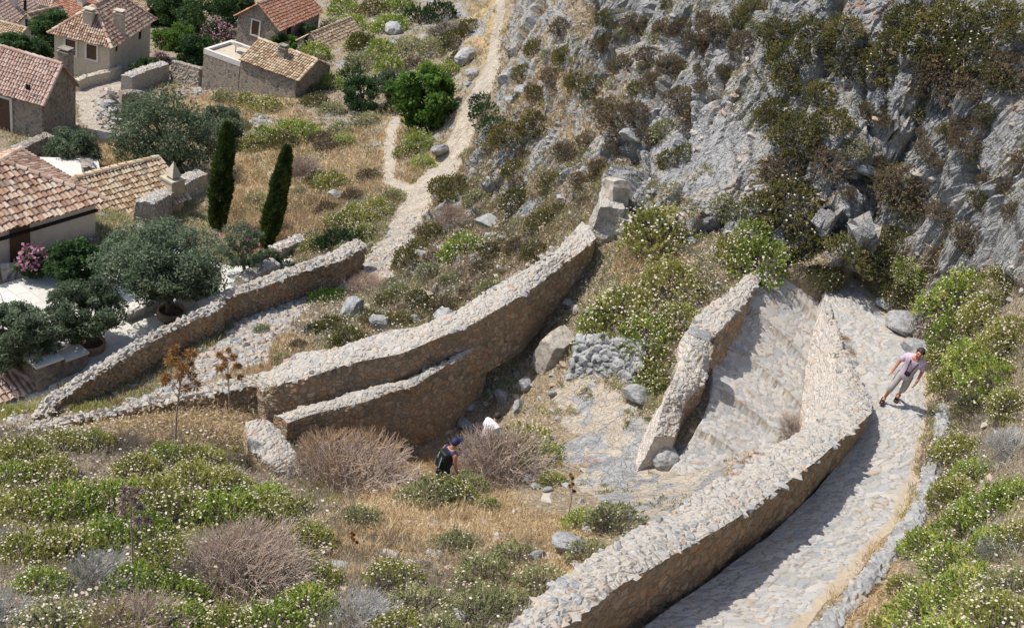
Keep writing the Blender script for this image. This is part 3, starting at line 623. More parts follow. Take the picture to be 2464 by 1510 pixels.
def blades(name, base, dirn, ln, wd, var, mat, bend=.25, rg=rng):
    """tapered leaves: base point, direction, length, width"""
    n = len(base); side = unit(np.cross(dirn, unit(rg.normal(size=(n, 3))))); up = np.cross(side, dirn)
    ln = np.broadcast_to(ln, n)[:, None]; wd = np.broadcast_to(wd, n)[:, None]; bz = (rg.random((n, 1))-.3)*bend
    m = base+dirn*ln*.5+up*ln*bz*.4; tip = base+dirn*ln+up*ln*bz-np.array([0, 0, 1])*ln*abs(bz)*.5
    V = np.stack([base, m+side*wd/2, tip, m-side*wd/2], 1).reshape(-1, 3)
    return mesh(name, V, (np.arange(n)*4)[:, None]+np.array([[0, 1, 2, 3]]), mat, attrs={'var': np.repeat(var, 4)})
def dome_pts(n, rg, h=.75, lump=.22, seed=0, lowest=-.05, inner=.0):
    d = unit(rg.normal(size=(int(n*2.6), 3))); d = d[d[:, 2] > lowest][:n]
    R = 1+lump*fbm(d*1.9+seed*3.7, 3, seed)+.08*rg.normal(size=len(d))-inner*rg.random(len(d))
    p = d*R[:, None]; p[:, 2] *= h; return p, unit(d*[1, 1, 1/h])
def var_of(p, seed, rg, amt=.35):
    return np.clip(.5+.55*fbm(p*2.2+seed, 3, seed)+amt*(rg.random(len(p))-.5), 0, 1)
VMAT = {
 'herb': leafmat('herb_leaf', [(0.0, (0.105, 0.138, 0.034)), (0.35, (0.259, 0.332, 0.072)), (0.6, (0.439, 0.533, 0.115)), (0.82, (0.636, 0.635, 0.187)), (1, (0.782, 0.635, 0.314))]),
 'herb_yel': leafmat('herb_leaf_yellow', [(0.0, (0.13, 0.143, 0.041)), (0.4, (0.325, 0.338, 0.09)), (0.7, (0.511, 0.504, 0.158)), (1, (0.738, 0.592, 0.293))]),
 'olive_shrub': leafmat('shrub_leaf_olive', [(0.0, (0.062, 0.071, 0.029)), (0.4, (0.176, 0.178, 0.064)), (0.7, (0.328, 0.29, 0.109)), (1, (0.542, 0.376, 0.216))]),
 'brown_shrub': leafmat('shrub_leaf_brown', [(0.0, (0.092, 0.077, 0.048)), (0.4, (0.236, 0.183, 0.116)), (0.7, (0.38, 0.301, 0.191)), (1, (0.535, 0.408, 0.297))]),
 'grey_shrub': leafmat('shrub_leaf_grey', [(0.0, (0.137, 0.147, 0.071)), (0.4, (0.309, 0.319, 0.154)), (0.7, (0.492, 0.492, 0.255)), (1, (0.714, 0.639, 0.374))]),
 'olive_leaf': leafmat('olive_leaf', [(0.0, (0.041, 0.056, 0.03)), (0.4, (0.105, 0.141, 0.079)), (0.7, (0.182, 0.228, 0.14)), (1, (0.29, 0.344, 0.234))]),
 'dark_leaf': leafmat('dark_leaf', [(0.0, (0.015, 0.034, 0.014)), (0.45, (0.044, 0.085, 0.031)), (0.8, (0.098, 0.163, 0.052)), (1, (0.169, 0.248, 0.089))]),
 'fig_leaf': leafmat('fig_leaf', [(0.0, (0.028, 0.056, 0.01)), (0.45, (0.075, 0.143, 0.025)), (0.8, (0.139, 0.236, 0.044)), (1, (0.233, 0.323, 0.088))]),
 'cypress': leafmat('cypress_leaf', [(0.0, (0.023, 0.043, 0.012)), (0.5, (0.074, 0.112, 0.028)), (0.85, (0.157, 0.208, 0.051)), (1, (0.286, 0.307, 0.099))], trans=.1),
 'twig_red': leafmat('twig_red', [(0.0, (0.133, 0.11, 0.087)), (0.4, (0.308, 0.246, 0.205)), (0.7, (0.454, 0.358, 0.302)), (0.86, (0.369, 0.261, 0.168)), (1, (0.43, 0.269, 0.144))], trans=0),
 'twig_grey': leafmat('twig_grey', [(.0, (.12, .115, .105)), (.5, (.30, .295, .28)), (1, (.52, .51, .49))], trans=0),
 'twig_dark': leafmat('twig_dark', [(0.0, (0.042, 0.039, 0.035)), (0.5, (0.119, 0.105, 0.087)), (1, (0.238, 0.203, 0.161))], trans=0),
 'flower': leafmat('flower_white', [(0.0, (0.306, 0.246, 0.163)), (0.4, (0.495, 0.422, 0.318)), (0.8, (0.648, 0.581, 0.482)), (1, (0.72, 0.678, 0.593))], trans=.15),
 'pink': leafmat('flower_pink', [(.0, (.30, .12, .17)), (.5, (.48, .24, .31)), (1, (.60, .37, .43))], trans=.2),
 'magenta': leafmat('flower_magenta', [(.0, (.30, .02, .12)), (1, (.50, .06, .26))], trans=.2),
 'straw': leafmat('straw', [(0.0, (0.239, 0.163, 0.086)), (0.4, (0.505, 0.37, 0.215)), (0.75, (0.702, 0.563, 0.37)), (1, (0.85, 0.756, 0.583))], trans=.15),
 'rust': leafmat('dry_umbel', [(0.0, (0.125, 0.06, 0.022)), (0.5, (0.325, 0.168, 0.054)), (1, (0.5, 0.288, 0.108))], trans=.1),
 'beige_scrub': leafmat('beige_scrub', [(0, (.16, .13, .10)), (.4, (.33, .285, .22)), (.75, (.48, .43, .345)), (1, (.62, .57, .48))]),
 'bark': plain('bark', (.07, .055, .042), (.17, .14, .11), 14),
}
def shrub_proto(name, kind, seed, tufts=300, per=8, ln=.26, wd=.03, h=.72, flowers=0, fr=.035, stems=70, lump=.25, stemmat='twig_dark', up=.45):
    rg = np.random.default_rng(seed); p, n = dome_pts(tufts, rg, h, lump, seed, -.02, .18)
    b = np.repeat(p, per, 0); d = unit(np.repeat(n, per, 0)*.9+rg.normal(size=b.shape)*.55+[0, 0, up])
    v = np.repeat(var_of(p, seed, rg), per)+.25*(rg.random(len(b))-.5)
    L = ln*(.5+.8*rg.random(len(b)))
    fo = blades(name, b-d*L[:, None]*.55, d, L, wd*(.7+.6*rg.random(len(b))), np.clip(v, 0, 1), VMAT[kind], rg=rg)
    parts = []
    if flowers:
        q, m = dome_pts(flowers, rg, h*1.06, lump, seed, .12); keep = fbm(q*2.1+seed, 2, seed+1) > -.28; q = q[keep]+m[keep]*.07; k = len(q); R = fr*(.6+.7*rg.random(k))
        th = np.arange(6)*math.pi/3; t = unit(m[keep]+[0, 0, .9]+rg.normal(size=q.shape)*.3); a = unit(np.cross(t, [[.3, 1, .1]])); bb = np.cross(t, a)
        ring = q[:, None]+R[:, None, None]*(a[:, None]*np.cos(th)[None, :, None]+bb[:, None]*np.sin(th)[None, :, None])-t[:, None]*R[:, None, None]*.35
        V = np.concatenate([q[:, None], ring], 1).reshape(-1, 3); base = (np.arange(k)*7)[:, None]
        F = np.concatenate([base+np.array([[0, 1+j, 1+(j+1) % 6]]) for j in range(6)])
        parts.append(('flower_heads', mesh('flower_heads', V, F, VMAT['flower'], attrs={'var': np.repeat(rg.random(k), 7)})))
    if stems:
        q, m = dome_pts(stems, rg, h*.9, lump, seed+2, -.1, .2); b0 = q*[.12, .12, 0]+[0, 0, -.12]; mid = q*.5+[0, 0, .05]+rg.normal(size=q.shape)*.06
        parts.append(('stems', segs_mesh('stems', np.r_[b0, mid], np.r_[mid, q], np.full(2*len(q), .018), np.full(2*len(q), .010), rg.random(2*len(q)), VMAT[stemmat])))
    return fo, parts
def twig_proto(name, kind, seed, n0=46, h=.85, r=.016, lowest=.02, levels=3, tipvar=True, spread=.35, wav=.1):
    rg = np.random.default_rng(seed); tips, _ = dome_pts(n0, rg, h, .12, seed, lowest); tips = tips*1.22
    P0 = []; P1 = []; R0 = []; R1 = []; VR = []
    start = np.c_[tips[:, :2]*.08, np.full(len(tips), -.1)]; cur = start; dirn = unit(tips-start); L = np.linalg.norm(tips-start, axis=1)
    fr = {4: [.34, .26, .22, .18], 3: [.45, .32, .25], 2: [.6, .4]}[levels]
    rad = np.full(len(cur), r*1.7)
    for k in range(levels):
        ns = 2 if k < levels-1 else 1; seg = L*fr[k]
        for s_ in range(ns):
            d = unit(dirn+rg.normal(size=dirn.shape)*wav+[0, 0, .04]); nx = cur+d*(seg/ns)[:, None]
            P0.append(cur); P1.append(nx); R0.append(rad); rad = rad*.85; R1.append(rad); cur = nx; dirn = d
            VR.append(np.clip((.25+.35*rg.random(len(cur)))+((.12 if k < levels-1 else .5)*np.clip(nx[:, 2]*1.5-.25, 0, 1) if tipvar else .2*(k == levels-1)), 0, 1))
        if k < levels-1:
            m = 3 if k < levels-2 else 3; cur = np.repeat(cur, m, 0); dirn = unit(np.repeat(dirn, m, 0)+rg.normal(size=(len(cur), 3))*spread); L = np.repeat(L, m); rad = np.repeat(rad, m)*.72
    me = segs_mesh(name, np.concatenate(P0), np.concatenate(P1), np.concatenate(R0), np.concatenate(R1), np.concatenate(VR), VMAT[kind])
    return me, []
def clumps(rg, n, R, seed, hollow=.5):
    d = unit(rg.normal(size=(n, 3))); rad = hollow+(1-hollow)*rg.random(n)**.5; rad *= 1+.28*fbm(d*1.6+seed, 2, seed)
    return d*rad[:, None]*np.array(R)
def crown_proto(name, kind, seed, R=(1, 1, .75), nc=70, cr=.26, per=110, leaf=(.11, .035), zc=.0, flat=.8, hollow=.45, rnd=1.0, cs=None):
    rg = np.random.default_rng(seed); c = clumps(rg, nc, R, seed, hollow) if cs is None else cs; c[:, 2] += zc
    cv = rg.random(len(c)); sz = cr*(.6+.7*rg.random(len(c)))
    d = unit(rg.normal(size=(len(c)*per, 3))); rr = sz.repeat(per)*(.35+.65*rg.random(len(c)*per)**.5)
    p = c.repeat(per, 0)+d*rr[:, None]*[1, 1, flat]
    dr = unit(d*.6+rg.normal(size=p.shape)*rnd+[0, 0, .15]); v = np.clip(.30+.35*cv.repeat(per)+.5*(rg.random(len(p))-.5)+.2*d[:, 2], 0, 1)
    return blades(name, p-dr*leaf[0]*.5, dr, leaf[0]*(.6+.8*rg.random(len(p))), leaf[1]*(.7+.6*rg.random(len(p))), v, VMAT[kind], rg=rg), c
def limbs_mesh(name, base, fork, targets, r0, seed, mat=None, wob=.12):
    rg = np.random.default_rng(seed); m = MB(); base = np.array(base); fork = np.array(fork)
    m.tube([base-[0, 0, .3], base*.7+fork*.3+rg.normal(size=3)*wob*.3, fork], [r0*1.35, r0*1.05, r0*.85], 8)
    for t in targets:
        t = np.array(t); md = fork*.5+t*.5+rg.normal(size=3)*wob+[0, 0, .05]
        m.tube([fork-[0, 0, .05], fork*.75+md*.25+rg.normal(size=3)*wob*.3, md, t], [r0*.62, r0*.45, r0*.3, r0*.12], 6)
        for k in range(2):
            e = t+rg.normal(size=3)*.35*np.linalg.norm(t-fork)*.6; m.tube([md, md*.4+e*.6, e], [r0*.26, r0*.17, r0*.07], 5)
    return m.mesh(name, mat or VMAT['bark'], True)

PROTO = {}
def proto(key, maker, nvar):
    PROTO[key] = [maker(s) for s in range(nvar)]
proto('flowering_shrub', lambda s: shrub_proto('flowering_shrub', 'herb', 300+s, 460, 10, .21, .034, .98, 190, .027, 60, up=.7), 4)
proto('yellowing_shrub', lambda s: shrub_proto('flowering_shrub', 'herb_yel', 320+s, 440, 10, .23, .030, .90, 280, .027, 70, up=.8), 4)
proto('olive_shrub', lambda s: shrub_proto('evergreen_shrub', 'olive_shrub', 340+s, 640, 10, .13, .056, .88, 0, 0, 60, .32), 4)
proto('olive_flower', lambda s: shrub_proto('evergreen_shrub', 'olive_shrub', 350+s, 640, 10, .13, .054, .85, 45, .03, 60, .32), 3)
proto('brown_shrub', lambda s: shrub_proto('dry_shrub', 'brown_shrub', 360+s, 600, 10, .135, .048, .82, 0, 0, 90, .32), 3)
proto('grey_shrub', lambda s: shrub_proto('grey_shrub', 'grey_shrub', 380+s, 430, 9, .18, .034, .82, 60, .03, 80, .28), 3)
proto('grey_flower', lambda s: shrub_proto('flowering_shrub', 'grey_shrub', 390+s, 460, 9, .2, .03, .9, 240, .03, 70, up=.7), 2)
proto('twig_red', lambda s: twig_proto('twiggy_bush', 'twig_red', 400+s, 120, .92, .0115, -.12, 4, spread=.42, wav=.17), 3)
proto('twig_grey', lambda s: twig_proto('dead_bush', 'twig_grey', 410+s, 44, .75, .013, -.02, 4, False, .42, .16), 2)
proto('twig_dark', lambda s: twig_proto('dead_bush', 'twig_dark', 420+s, 50, .62, .012, -.05, 4, False, .45, .16), 2)
proto('straw', lambda s: (blades('grass_tuft', np.random.default_rng(430+s).normal(size=(420, 3))*[.32, .32, .0], unit(np.random.default_rng(440+s).normal(size=(420, 3))*[.5, .5, .15]+[0, 0, .9]), .55, .02, np.random.default_rng(450+s).random(420), VMAT['straw'], .8), []), 2)

proto('weed', lambda s: (blades('dry_weed', np.random.default_rng(433+s).normal(size=(260, 3))*[.45, .45, .0], unit(np.random.default_rng(443+s).normal(size=(260, 3))*[.9, .9, .2]+[0, 0, .7]), .5, .035, np.random.default_rng(453+s).random(260)*.7, VMAT['rust'], .8), []), 2)
PLANTS = []                                    # (object, u, v, description) for the labels
def put(key, u, v, rpx, name=None, label=None, cat='shrub', group=None, desc=None, sq=1.0, wide=1.0, sink=.12, loc=None, tilt=True):
    b = hit(u, v) if loc is None else None
    if loc is None and b is None: return None
    p = np.array(b[0]) if b else np.array(loc); _, _, w = project(p); r = rpx*w/FPX
    me, parts = random.choice(PROTO[key]); nm = name or me.name.split('.')[0]
    o = link(nm, me, None, p-np.array([0, 0, r*sink]), (0, 0, random.random()*6.28), (r*wide, r/max(.6, wide), r*sq*(.9+.2*random.random())))
    if b is not None and tilt:
        n = np.array(b[2]); n[2] = max(n[2], .3); t = unit(np.array([n[0]*.55, n[1]*.55, 1.0])); q = Vector((0, 0, 1)).rotation_difference(Vector(t))
        o.rotation_mode = 'QUATERNION'; o.rotation_quaternion = q @ Matrix.Rotation(random.random()*6.28, 3, 'Z').to_quaternion()
    for pn, pm in parts:
        q = link(pn, pm, o)
        if pn == 'flower_heads': q['kind'] = 'stuff'
    tag(o, label, cat, group)
    if desc: PLANTS.append((o, u, v, desc, group))
    return o
# ---- shrubs the photo shows plainly, one by one
A, Y, O, OF, B, G = 'flowering_shrub', 'yellowing_shrub', 'olive_shrub', 'olive_flower', 'brown_shrub', 'grey_shrub'
G2 = 'grey_flower'
TR, TG, TK = 'twig_red', 'twig_grey', 'twig_dark'
def many(lst, cat, group):
    for key, u, v, r, lab in lst: put(key, u, v, r, None, lab, cat, group)
many([(TR, 845, 1165, 150, 'big reddish brown twiggy dome bush in front of the shaded retaining wall'),
 (TR, 590, 1405, 155, 'pinkish brown twiggy dome bush low in the left foreground among white flowers'),
 (TR, 1215, 1150, 135, 'tangled brown twiggy bush hiding the two hikers, green growth on its top'),
 (TR, 885, 700, 52, 'small lilac brown twiggy dome bush beside the end of the winding lower wall'),
 (TR, 1088, 530, 40, 'small rounded pinkish bush left of the pale boulder on the rocky slope'),
 (TR, 735, 420, 42, 'flat pinkish brown cushion bush behind the leaning cypress'),
 (TR, 1915, 1040, 52, 'small pinkish twiggy bush at the foot of the lit wedge wall'),
 (TR, 330, 1540, 120, 'reddish twiggy bush cut off by the bottom edge of the photo'),
 (TR, 1640, 850, 36, 'small pink brown twiggy bush left of the pale stepped wall')], 'bush', 'twiggy domed bushes')
many([(TG, 235, 1420, 105, 'bleached grey skeleton of a dead bush in the left foreground'),
 (TG, 20, 1490, 90, 'bleached dead bush in the bottom left corner'), (TG, 25, 1320, 55, 'tall bare silvery twigs at the left edge of the photo'),
 (TG, 2440, 1090, 75, 'silvery dead bush at the right edge level with the parapet top'), (TG, 2420, 1330, 62, 'silvery dead twigs between green shrubs at the right edge'),
 (TG, 860, 1500, 100, 'pale grey dry bush at the bottom edge beside the green shrubs'),
 (TK, 290, 1085, 65, 'dark grey dead bush in front of the tumbledown wall'), (TK, 430, 1255, 85, 'blackish dead stems in a hollow under a bright green shrub'),
 (TK, 2380, 970, 90, 'dark dead stems under the flowering bank above the kerb stones'), (TK, 1480, 1270, 70, 'dark wiry bush left of the parapet top'),
 (TK, 950, 1425, 70, 'dark low bush beside the daisies near the bottom edge')], 'dead bush', 'bare dead bushes')
# ---- flowering shrubs
fl = [(1590, 540, 92, A), (1620, 660, 78, Y), (1500, 730, 85, Y), (1440, 770, 52, A), (1560, 790, 70, A), (1640, 760, 60, Y), (1590, 860, 60, Y), (1830, 610, 75, A), (1770, 590, 52, Y), (1570, 900, 40, A),
 (1985, 648, 44, OF), (1960, 570, 80, OF), (2040, 600, 70, OF), (2120, 600, 62, A), (2160, 560, 50, OF), (2190, 640, 45, A), (2160, 700, 45, OF),
 (2330, 680, 70, A), (2260, 720, 55, A), (2380, 740, 70, Y), (2300, 790, 60, A), (2420, 660, 50, A), (2440, 800, 70, A), (2350, 850, 72, A), (2270, 850, 50, Y), (2400, 900, 80, A), (2300, 910, 60, A), (2440, 960, 60, Y), (2350, 960, 50, A),
 (2310, 1080, 70, A), (2350, 1130, 55, A), (2300, 1180, 65, A), (2390, 1210, 85, A), (2450, 1180, 60, A), (2330, 1260, 70, A), (2230, 1300, 60, A), (2290, 1340, 72, A), (2390, 1300, 60, A), (2450, 1400, 85, A), (2340, 1410, 90, A), (2240, 1460, 90, A), (2400, 1490, 105, A), (2290, 1530, 100, A), (2180, 1400, 45, Y), (2150, 1500, 60, Y), (2460, 1290, 60, Y),
 (1265, 1060, 85, Y), (1215, 1075, 60, Y), (1310, 1090, 60, A), (1085, 1180, 62, G), (1125, 1170, 64, G), (1040, 1188, 54, G), (1000, 1190, 40, Y), (1040, 1184, 82, G), (1085, 1180, 66, Y), (1000, 1190, 50, G), (1330, 1150, 40, A),
 (60, 1090, 70, A), (150, 1060, 60, Y), (230, 1060, 52, Y), (20, 1140, 60, A), (120, 1130, 66, Y), (330, 1120, 60, Y), (60, 1210, 80, A), (160, 1210, 88, A), (270, 1200, 85, A), (370, 1180, 80, Y), (470, 1150, 80, Y), (545, 1150, 70, Y), (640, 1195, 60, A), (430, 1220, 90, A), (540, 1230, 95, A), (650, 1240, 80, A), (740, 1290, 70, A), (700, 1215, 56, Y), (60, 1320, 80, A), (150, 1310, 85, Y), (260, 1290, 80, A), (340, 1270, 75, A), (400, 1330, 80, Y), (100, 1400, 70, A), (340, 1400, 90, A), (420, 1420, 85, A), (130, 1490, 100, A), (250, 1510, 90, Y), (430, 1500, 90, A), (540, 1510, 100, A), (650, 1490, 90, A), (740, 1450, 80, A), (480, 1100, 60, Y), (770, 1390, 60, Y), (400, 1090, 50, A), (730, 1350, 50, Y),
 (950, 1380, 75, Y), (1010, 1440, 80, G), (1170, 1370, 85, G), (1100, 1300, 60, G), (1240, 1330, 62, G), (1150, 1460, 95, G), (1300, 1390, 70, G), (1480, 1240, 72, G), (1420, 1330, 60, G), (1060, 1510, 80, G), (1230, 1450, 70, G), (960, 1500, 70, Y), (1400, 1250, 45, A), (1540, 1290, 40, A), (870, 1240, 55, G), (1180, 1210, 35, A)]
for u, v, r, k in fl:
    if k == A and random.random() < .28: k = Y
    elif k == A and random.random() < .12: k = G2
    put(k, u, v+r*.35, r*1.04, None, None, 'shrub', 'grey green scrub by the dry clearing' if k == G else 'flowering shrubs', {A: 'green shrub dotted with white flower heads', Y: 'yellowing shrub thick with white flower heads', OF: 'dark olive shrub with few white flowers', G: 'grey green wiry shrub', G2: 'greyish shrub with pale flower heads'}[k], sq=.95)
# ---- cliff and slope shrubs
cs = [(2250, 70, 95, O), (2180, 40, 60, O), (2330, 110, 70, OF), (2260, 160, 85, B), (2330, 190, 50, B), (2050, 130, 62, O), (2030, 60, 50, O), (1960, 70, 52, O), (1900, 120, 60, O), (1870, 70, 48, O), (1890, 180, 45, O), (2120, 150, 60, OF), (2150, 90, 50, O), (2420, 150, 62, B), (2450, 60, 50, O), (2400, 30, 60, O), (2290, 30, 60, OF), (1920, 310, 66, O), (2000, 290, 60, O), (1900, 390, 70, B), (1990, 370, 55, B), (1900, 460, 75, OF), (1830, 490, 55, OF), (2170, 430, 72, B), (2130, 410, 52, O), (2180, 480, 52, OF), (1860, 260, 42, O), (1970, 220, 48, O), (2090, 260, 36, B), (2210, 270, 30, G), (2310, 290, 28, B), (2370, 260, 28, O), (2400, 180, 44, O), (2320, 330, 40, B), (2280, 310, 30, O), (1720, 60, 45, B), (1790, 90, 40, B), (1780, 40, 34, O), (1810, 20, 40, O), (1690, 90, 44, B), (1640, 60, 36, B), (1500, 150, 40, B), (1560, 130, 36, B), (1610, 150, 40, B), (1490, 280, 62, B), (1470, 250, 46, B), (1530, 260, 36, B), (1640, 230, 44, B), (1660, 290, 36, B), (1600, 310, 42, G), (1650, 360, 30, O), (1610, 380, 36, O), (1430, 200, 40, O), (1390, 190, 32, O), (1360, 130, 32, O), (1330, 180, 34, B), (1300, 220, 34, O), (1290, 110, 30, O), (1350, 60, 30, B), (1260, 170, 30, O), (1290, 290, 44, O), (1220, 320, 46, O), (1240, 400, 40, OF), (1170, 270, 42, 'dark'), (1160, 240, 34, 'dark'), (1190, 300, 40, 'dark'), (1100, 450, 48, O), (1070, 440, 40, O), (1150, 470, 34, G), (1250, 480, 50, OF), (1330, 440, 40, O), (1400, 430, 36, B), (1450, 400, 36, B), (1420, 330, 34, B), (1360, 360, 36, B), (1310, 530, 46, OF), (1350, 500, 34, O), (1120, 590, 58, A), (1090, 600, 40, A), (1180, 600, 34, O), (1040, 560, 40, OF), (980, 620, 42, O), (1010, 590, 34, O), (1030, 650, 36, G), (1080, 670, 30, G), (1240, 590, 32, B), (1290, 600, 38, O), (1160, 640, 32, B), (1180, 690, 40, G), (960, 700, 34, G), (930, 720, 34, OF), (1010, 720, 40, OF), (1060, 730, 34, B), (900, 770, 40, OF), (960, 770, 38, O), (840, 810, 52, O), (800, 780, 44, OF), (760, 790, 30, 'dark'), (2330, 560, 50, B), (2260, 500, 34, B), (2440, 500, 32, B), (2350, 470, 30, O), (2460, 380, 34, B), (2230, 350, 34, B), (2060, 350, 34, G), (1700, 200, 32, B), (1570, 190, 34, B), (1450, 100, 30, B), (1600, 60, 34, B), (1530, 50, 34, B), (1460, 40, 30, O), (1560, 320, 34, B), (1740, 490, 40, G), (1810, 550, 46, A), (2130, 260, 30, B), (2420, 440, 34, B)]
proto('dark', lambda s: shrub_proto('evergreen_shrub', 'dark_leaf', 470+s, 420, 8, .16, .05, .95, 0, 0, 40, .2), 2)
DS = {O: 'olive green shrub', OF: 'olive shrub with pale flower specks', B: 'brownish half dry shrub', G: 'grey green wiry shrub', 'dark': 'dark rounded evergreen shrub', A: 'green shrub dotted with white flower heads', Y: 'yellowing shrub thick with white flower heads'}
for u, v, r, k in cs:
    put(k, u, v+r*.3, r, None, None, 'shrub', 'shrubs on the rocky slope', DS[k])
_rs = random.Random(5)
for _ in range(64):
    if _ < 46: u, v = _rs.uniform(1240, 1880), _rs.uniform(10, 500)
    else: u, v = _rs.uniform(1950, 2440), _rs.uniform(150, 560)
    if (abs(u-1720) < 140 and abs(v-400) < 90) or not inpoly(np.array(u), np.array(v), CLIFF): continue
    k = _rs.choice([O, B, B, G]); put(k, u, v, _rs.uniform(13, 25), None, None, 'shrub', 'shrubs on the rocky slope', 'small '+{O: 'olive tuft', B: 'brown tuft', G: 'grey green tuft'}[k])
# lower slope left of the trail
ls = [(760, 130, 44, A), (850, 60, 44, A), (880, 100, 44, OF), (940, 60, 50, A), (1010, 40, 52, 'dark'), (1060, 30, 44, 'dark'), (1080, 70, 50, TK), (1090, 90, 34, OF), (990, 110, 44, G), (1050, 110, 40, G), (1130, 60, 28, O), (870, 150, 44, G), (920, 120, 40, A), (760, 180, 40, A), (740, 210, 34, OF), (800, 200, 36, A), (850, 185, 40, 'dark'), (900, 190, 34, G), (940, 160, 40, A), (1000, 150, 34, B), (1030, 170, 34, A), (970, 210, 40, A), (760, 240, 34, OF), (800, 260, 34, G), (930, 200, 42, 'dark'), (1110, 140, 34, OF), (1080, 170, 34, A), (860, 100, 30, A), (800, 60, 30, G), (830, 20, 40, A), (900, 20, 40, OF), (960, 10, 40, A), (880, 290, 40, G), (820, 310, 34, G), (770, 330, 34, B), (740, 320, 42, A), (700, 310, 42, A), (640, 330, 44, A), (610, 345, 40, Y), (680, 340, 44, OF), (830, 340, 30, A), (790, 350, 34, B), (800, 440, 46, Y), (770, 430, 34, OF), (620, 480, 34, G), (650, 500, 30, Y), (740, 390, 30, G), (860, 520, 52, Y), (910, 500, 44, Y), (820, 530, 40, Y), (950, 470, 34, G), (880, 560, 40, Y), (790, 500, 34, B), (1010, 340, 42, A), (980, 360, 34, Y), (1020, 390, 34, A), (950, 260, 34, 'dark'), (720, 460, 24, G), (850, 470, 30, B), (830, 600, 30, G), (540, 235, 36, G), (640, 250, 40, Y), (600, 240, 36, Y), (580, 300, 30, G), (890, 420, 30, B), (760, 580, 42, Y), (810, 580, 46, 'dark'), (840, 570, 36, 'dark'), (780, 590, 40, 'dark'), (740, 600, 30, Y), (690, 640, 24, 'dark'), (790, 710, 50, 'bright'), (820, 700, 36, 'bright'), (680, 860, 26, G), (720, 830, 26, B), (630, 790, 22, G), (440, 765, 22, 'bright'), (415, 775, 20, 'bright'), (255, 880, 30, 'bright')]
proto('bright', lambda s: shrub_proto('leafy_shrub', 'fig_leaf', 480+s, 380, 7, .15, .06, .6, 0, 0, 40, .25), 2)
DS['bright'] = 'bright yellow green leafy shrub'; DS[TK] = 'dark twiggy dead bush'
for u, v, r, k in ls:
    put(k, u, v+r*.3, r*1.05, None, None, 'shrub', 'shrubs on the slope above the town', DS[k])
# ---- ground cover nobody could count
def scatter(mask, n, seed):
    rg = np.random.default_rng(seed); f = np.where(mask)[0]; f = rg.choice(f, n); q = TD['F'][f]; w = rg.random((n, 4))**1.0; w /= w.sum(1)[:, None]
    return (TD['P'][q]*w[..., None]).sum(1), TD['N'][q[:, 0]], rg
_fm = TD['mask'][TD['F'][:, 0]]; _fu = TD['u'][TD['F'][:, 0]]; _fv = TD['v'][TD['F'][:, 0]]; _fp = TD['P'][TD['F'][:, 0]]
_infr = (_fu > -60) & (_fu < 2530) & (_fv > -60) & (_fv < 1580)
def cover(name, mask, n, seed, mat, ln, wd, per=5, label=None, up=.8, spread=.5, cat='grass', grow=0.0):
    p, nn, rg = scatter(mask & _infr, n, seed); _, _, w = project(p); sc = np.clip(w/26, .75, 2.2)
    b = np.repeat(p, per, 0)+rg.normal(size=(n*per, 3))*[.06, .06, 0]*np.repeat(sc, per)[:, None]; d = unit(rg.normal(size=b.shape)*spread+[0, 0, up]+.3*np.repeat(nn, per, 0))
    L = np.repeat(ln*(.5+rg.random(n))*sc**.7, per)*(.6+.6*rg.random(n*per)); v = np.clip(np.repeat(.5+.5*fbm(p*.7, 3, seed), per)+.5*(rg.random(n*per)-.5), 0, 1)
    o = link(name, blades(name, b-d*.03, d, L, wd*np.repeat(sc, per), v, VMAT[mat], .5, rg)); tag(o, label, cat, None, 'stuff'); return o
_dry = (_fm[:, 2] > .5) & (_fm[:, 1] < .3); _soil = (_fm[:, 1] < .25) & (_fm[:, 0] < .5)
_lowveg = _soil & (fbm(_fp*.6, 3, 601) > -.05)
cover('dry_grass', _dry, 26000, 611, 'straw', .20, .016, 6, 'dry golden grass over the banks and clearings')
cover('dry_grass', _soil, 22000, 612, 'straw', .15, .014, 5, 'thin straw coloured grass between the shrubs')
cover('low_scrub', _lowveg & (_fv < 1000), 15000, 613, 'grey_shrub', .15, .03, 6, 'low grey green scrub over the slope', cat='scrub')
cover('low_scrub', _lowveg & (_fv > 980) & ((_fu < 820) | (_fu > 2150)), 9000, 614, 'herb_yel', .17, .02, 6, 'low yellowing herb cover between the flowering shrubs', cat='scrub')
cover('low_scrub', (_fm[:, 0] > .25) & (fbm(_fp*1.1, 3, 602) > .12), 9000, 615, 'olive_shrub', .10, .028, 6, 'small tufts rooted in cracks of the grey cliff', cat='scrub')
cover('low_scrub', (TD['cl'][TD['F'][:, 0]] > .3) & (_fm[:, 0] < .55), 12000, 616, 'brown_shrub', .11, .028, 6, 'dry brown scrub on the ledges of the cliff', cat='scrub')
_fore = _soil & (((_fv > 1040) & (_fu < 860)) | ((_fu > 2180) & (_fv > 640)) | ((_fv > 1300) & (_fu < 1300)))
cover('dried_scrub', _fore, 11000, 617, 'beige_scrub', .24, .022, 7, 'dried beige flower stems between the green shrubs', .9, .45, 'scrub')
cover('dried_scrub', _soil & (_fu > 700) & (_fv < 900), 9000, 618, 'beige_scrub', .16, .024, 6, 'dried beige scrub over the slope below the cliff', .8, .5, 'scrub')
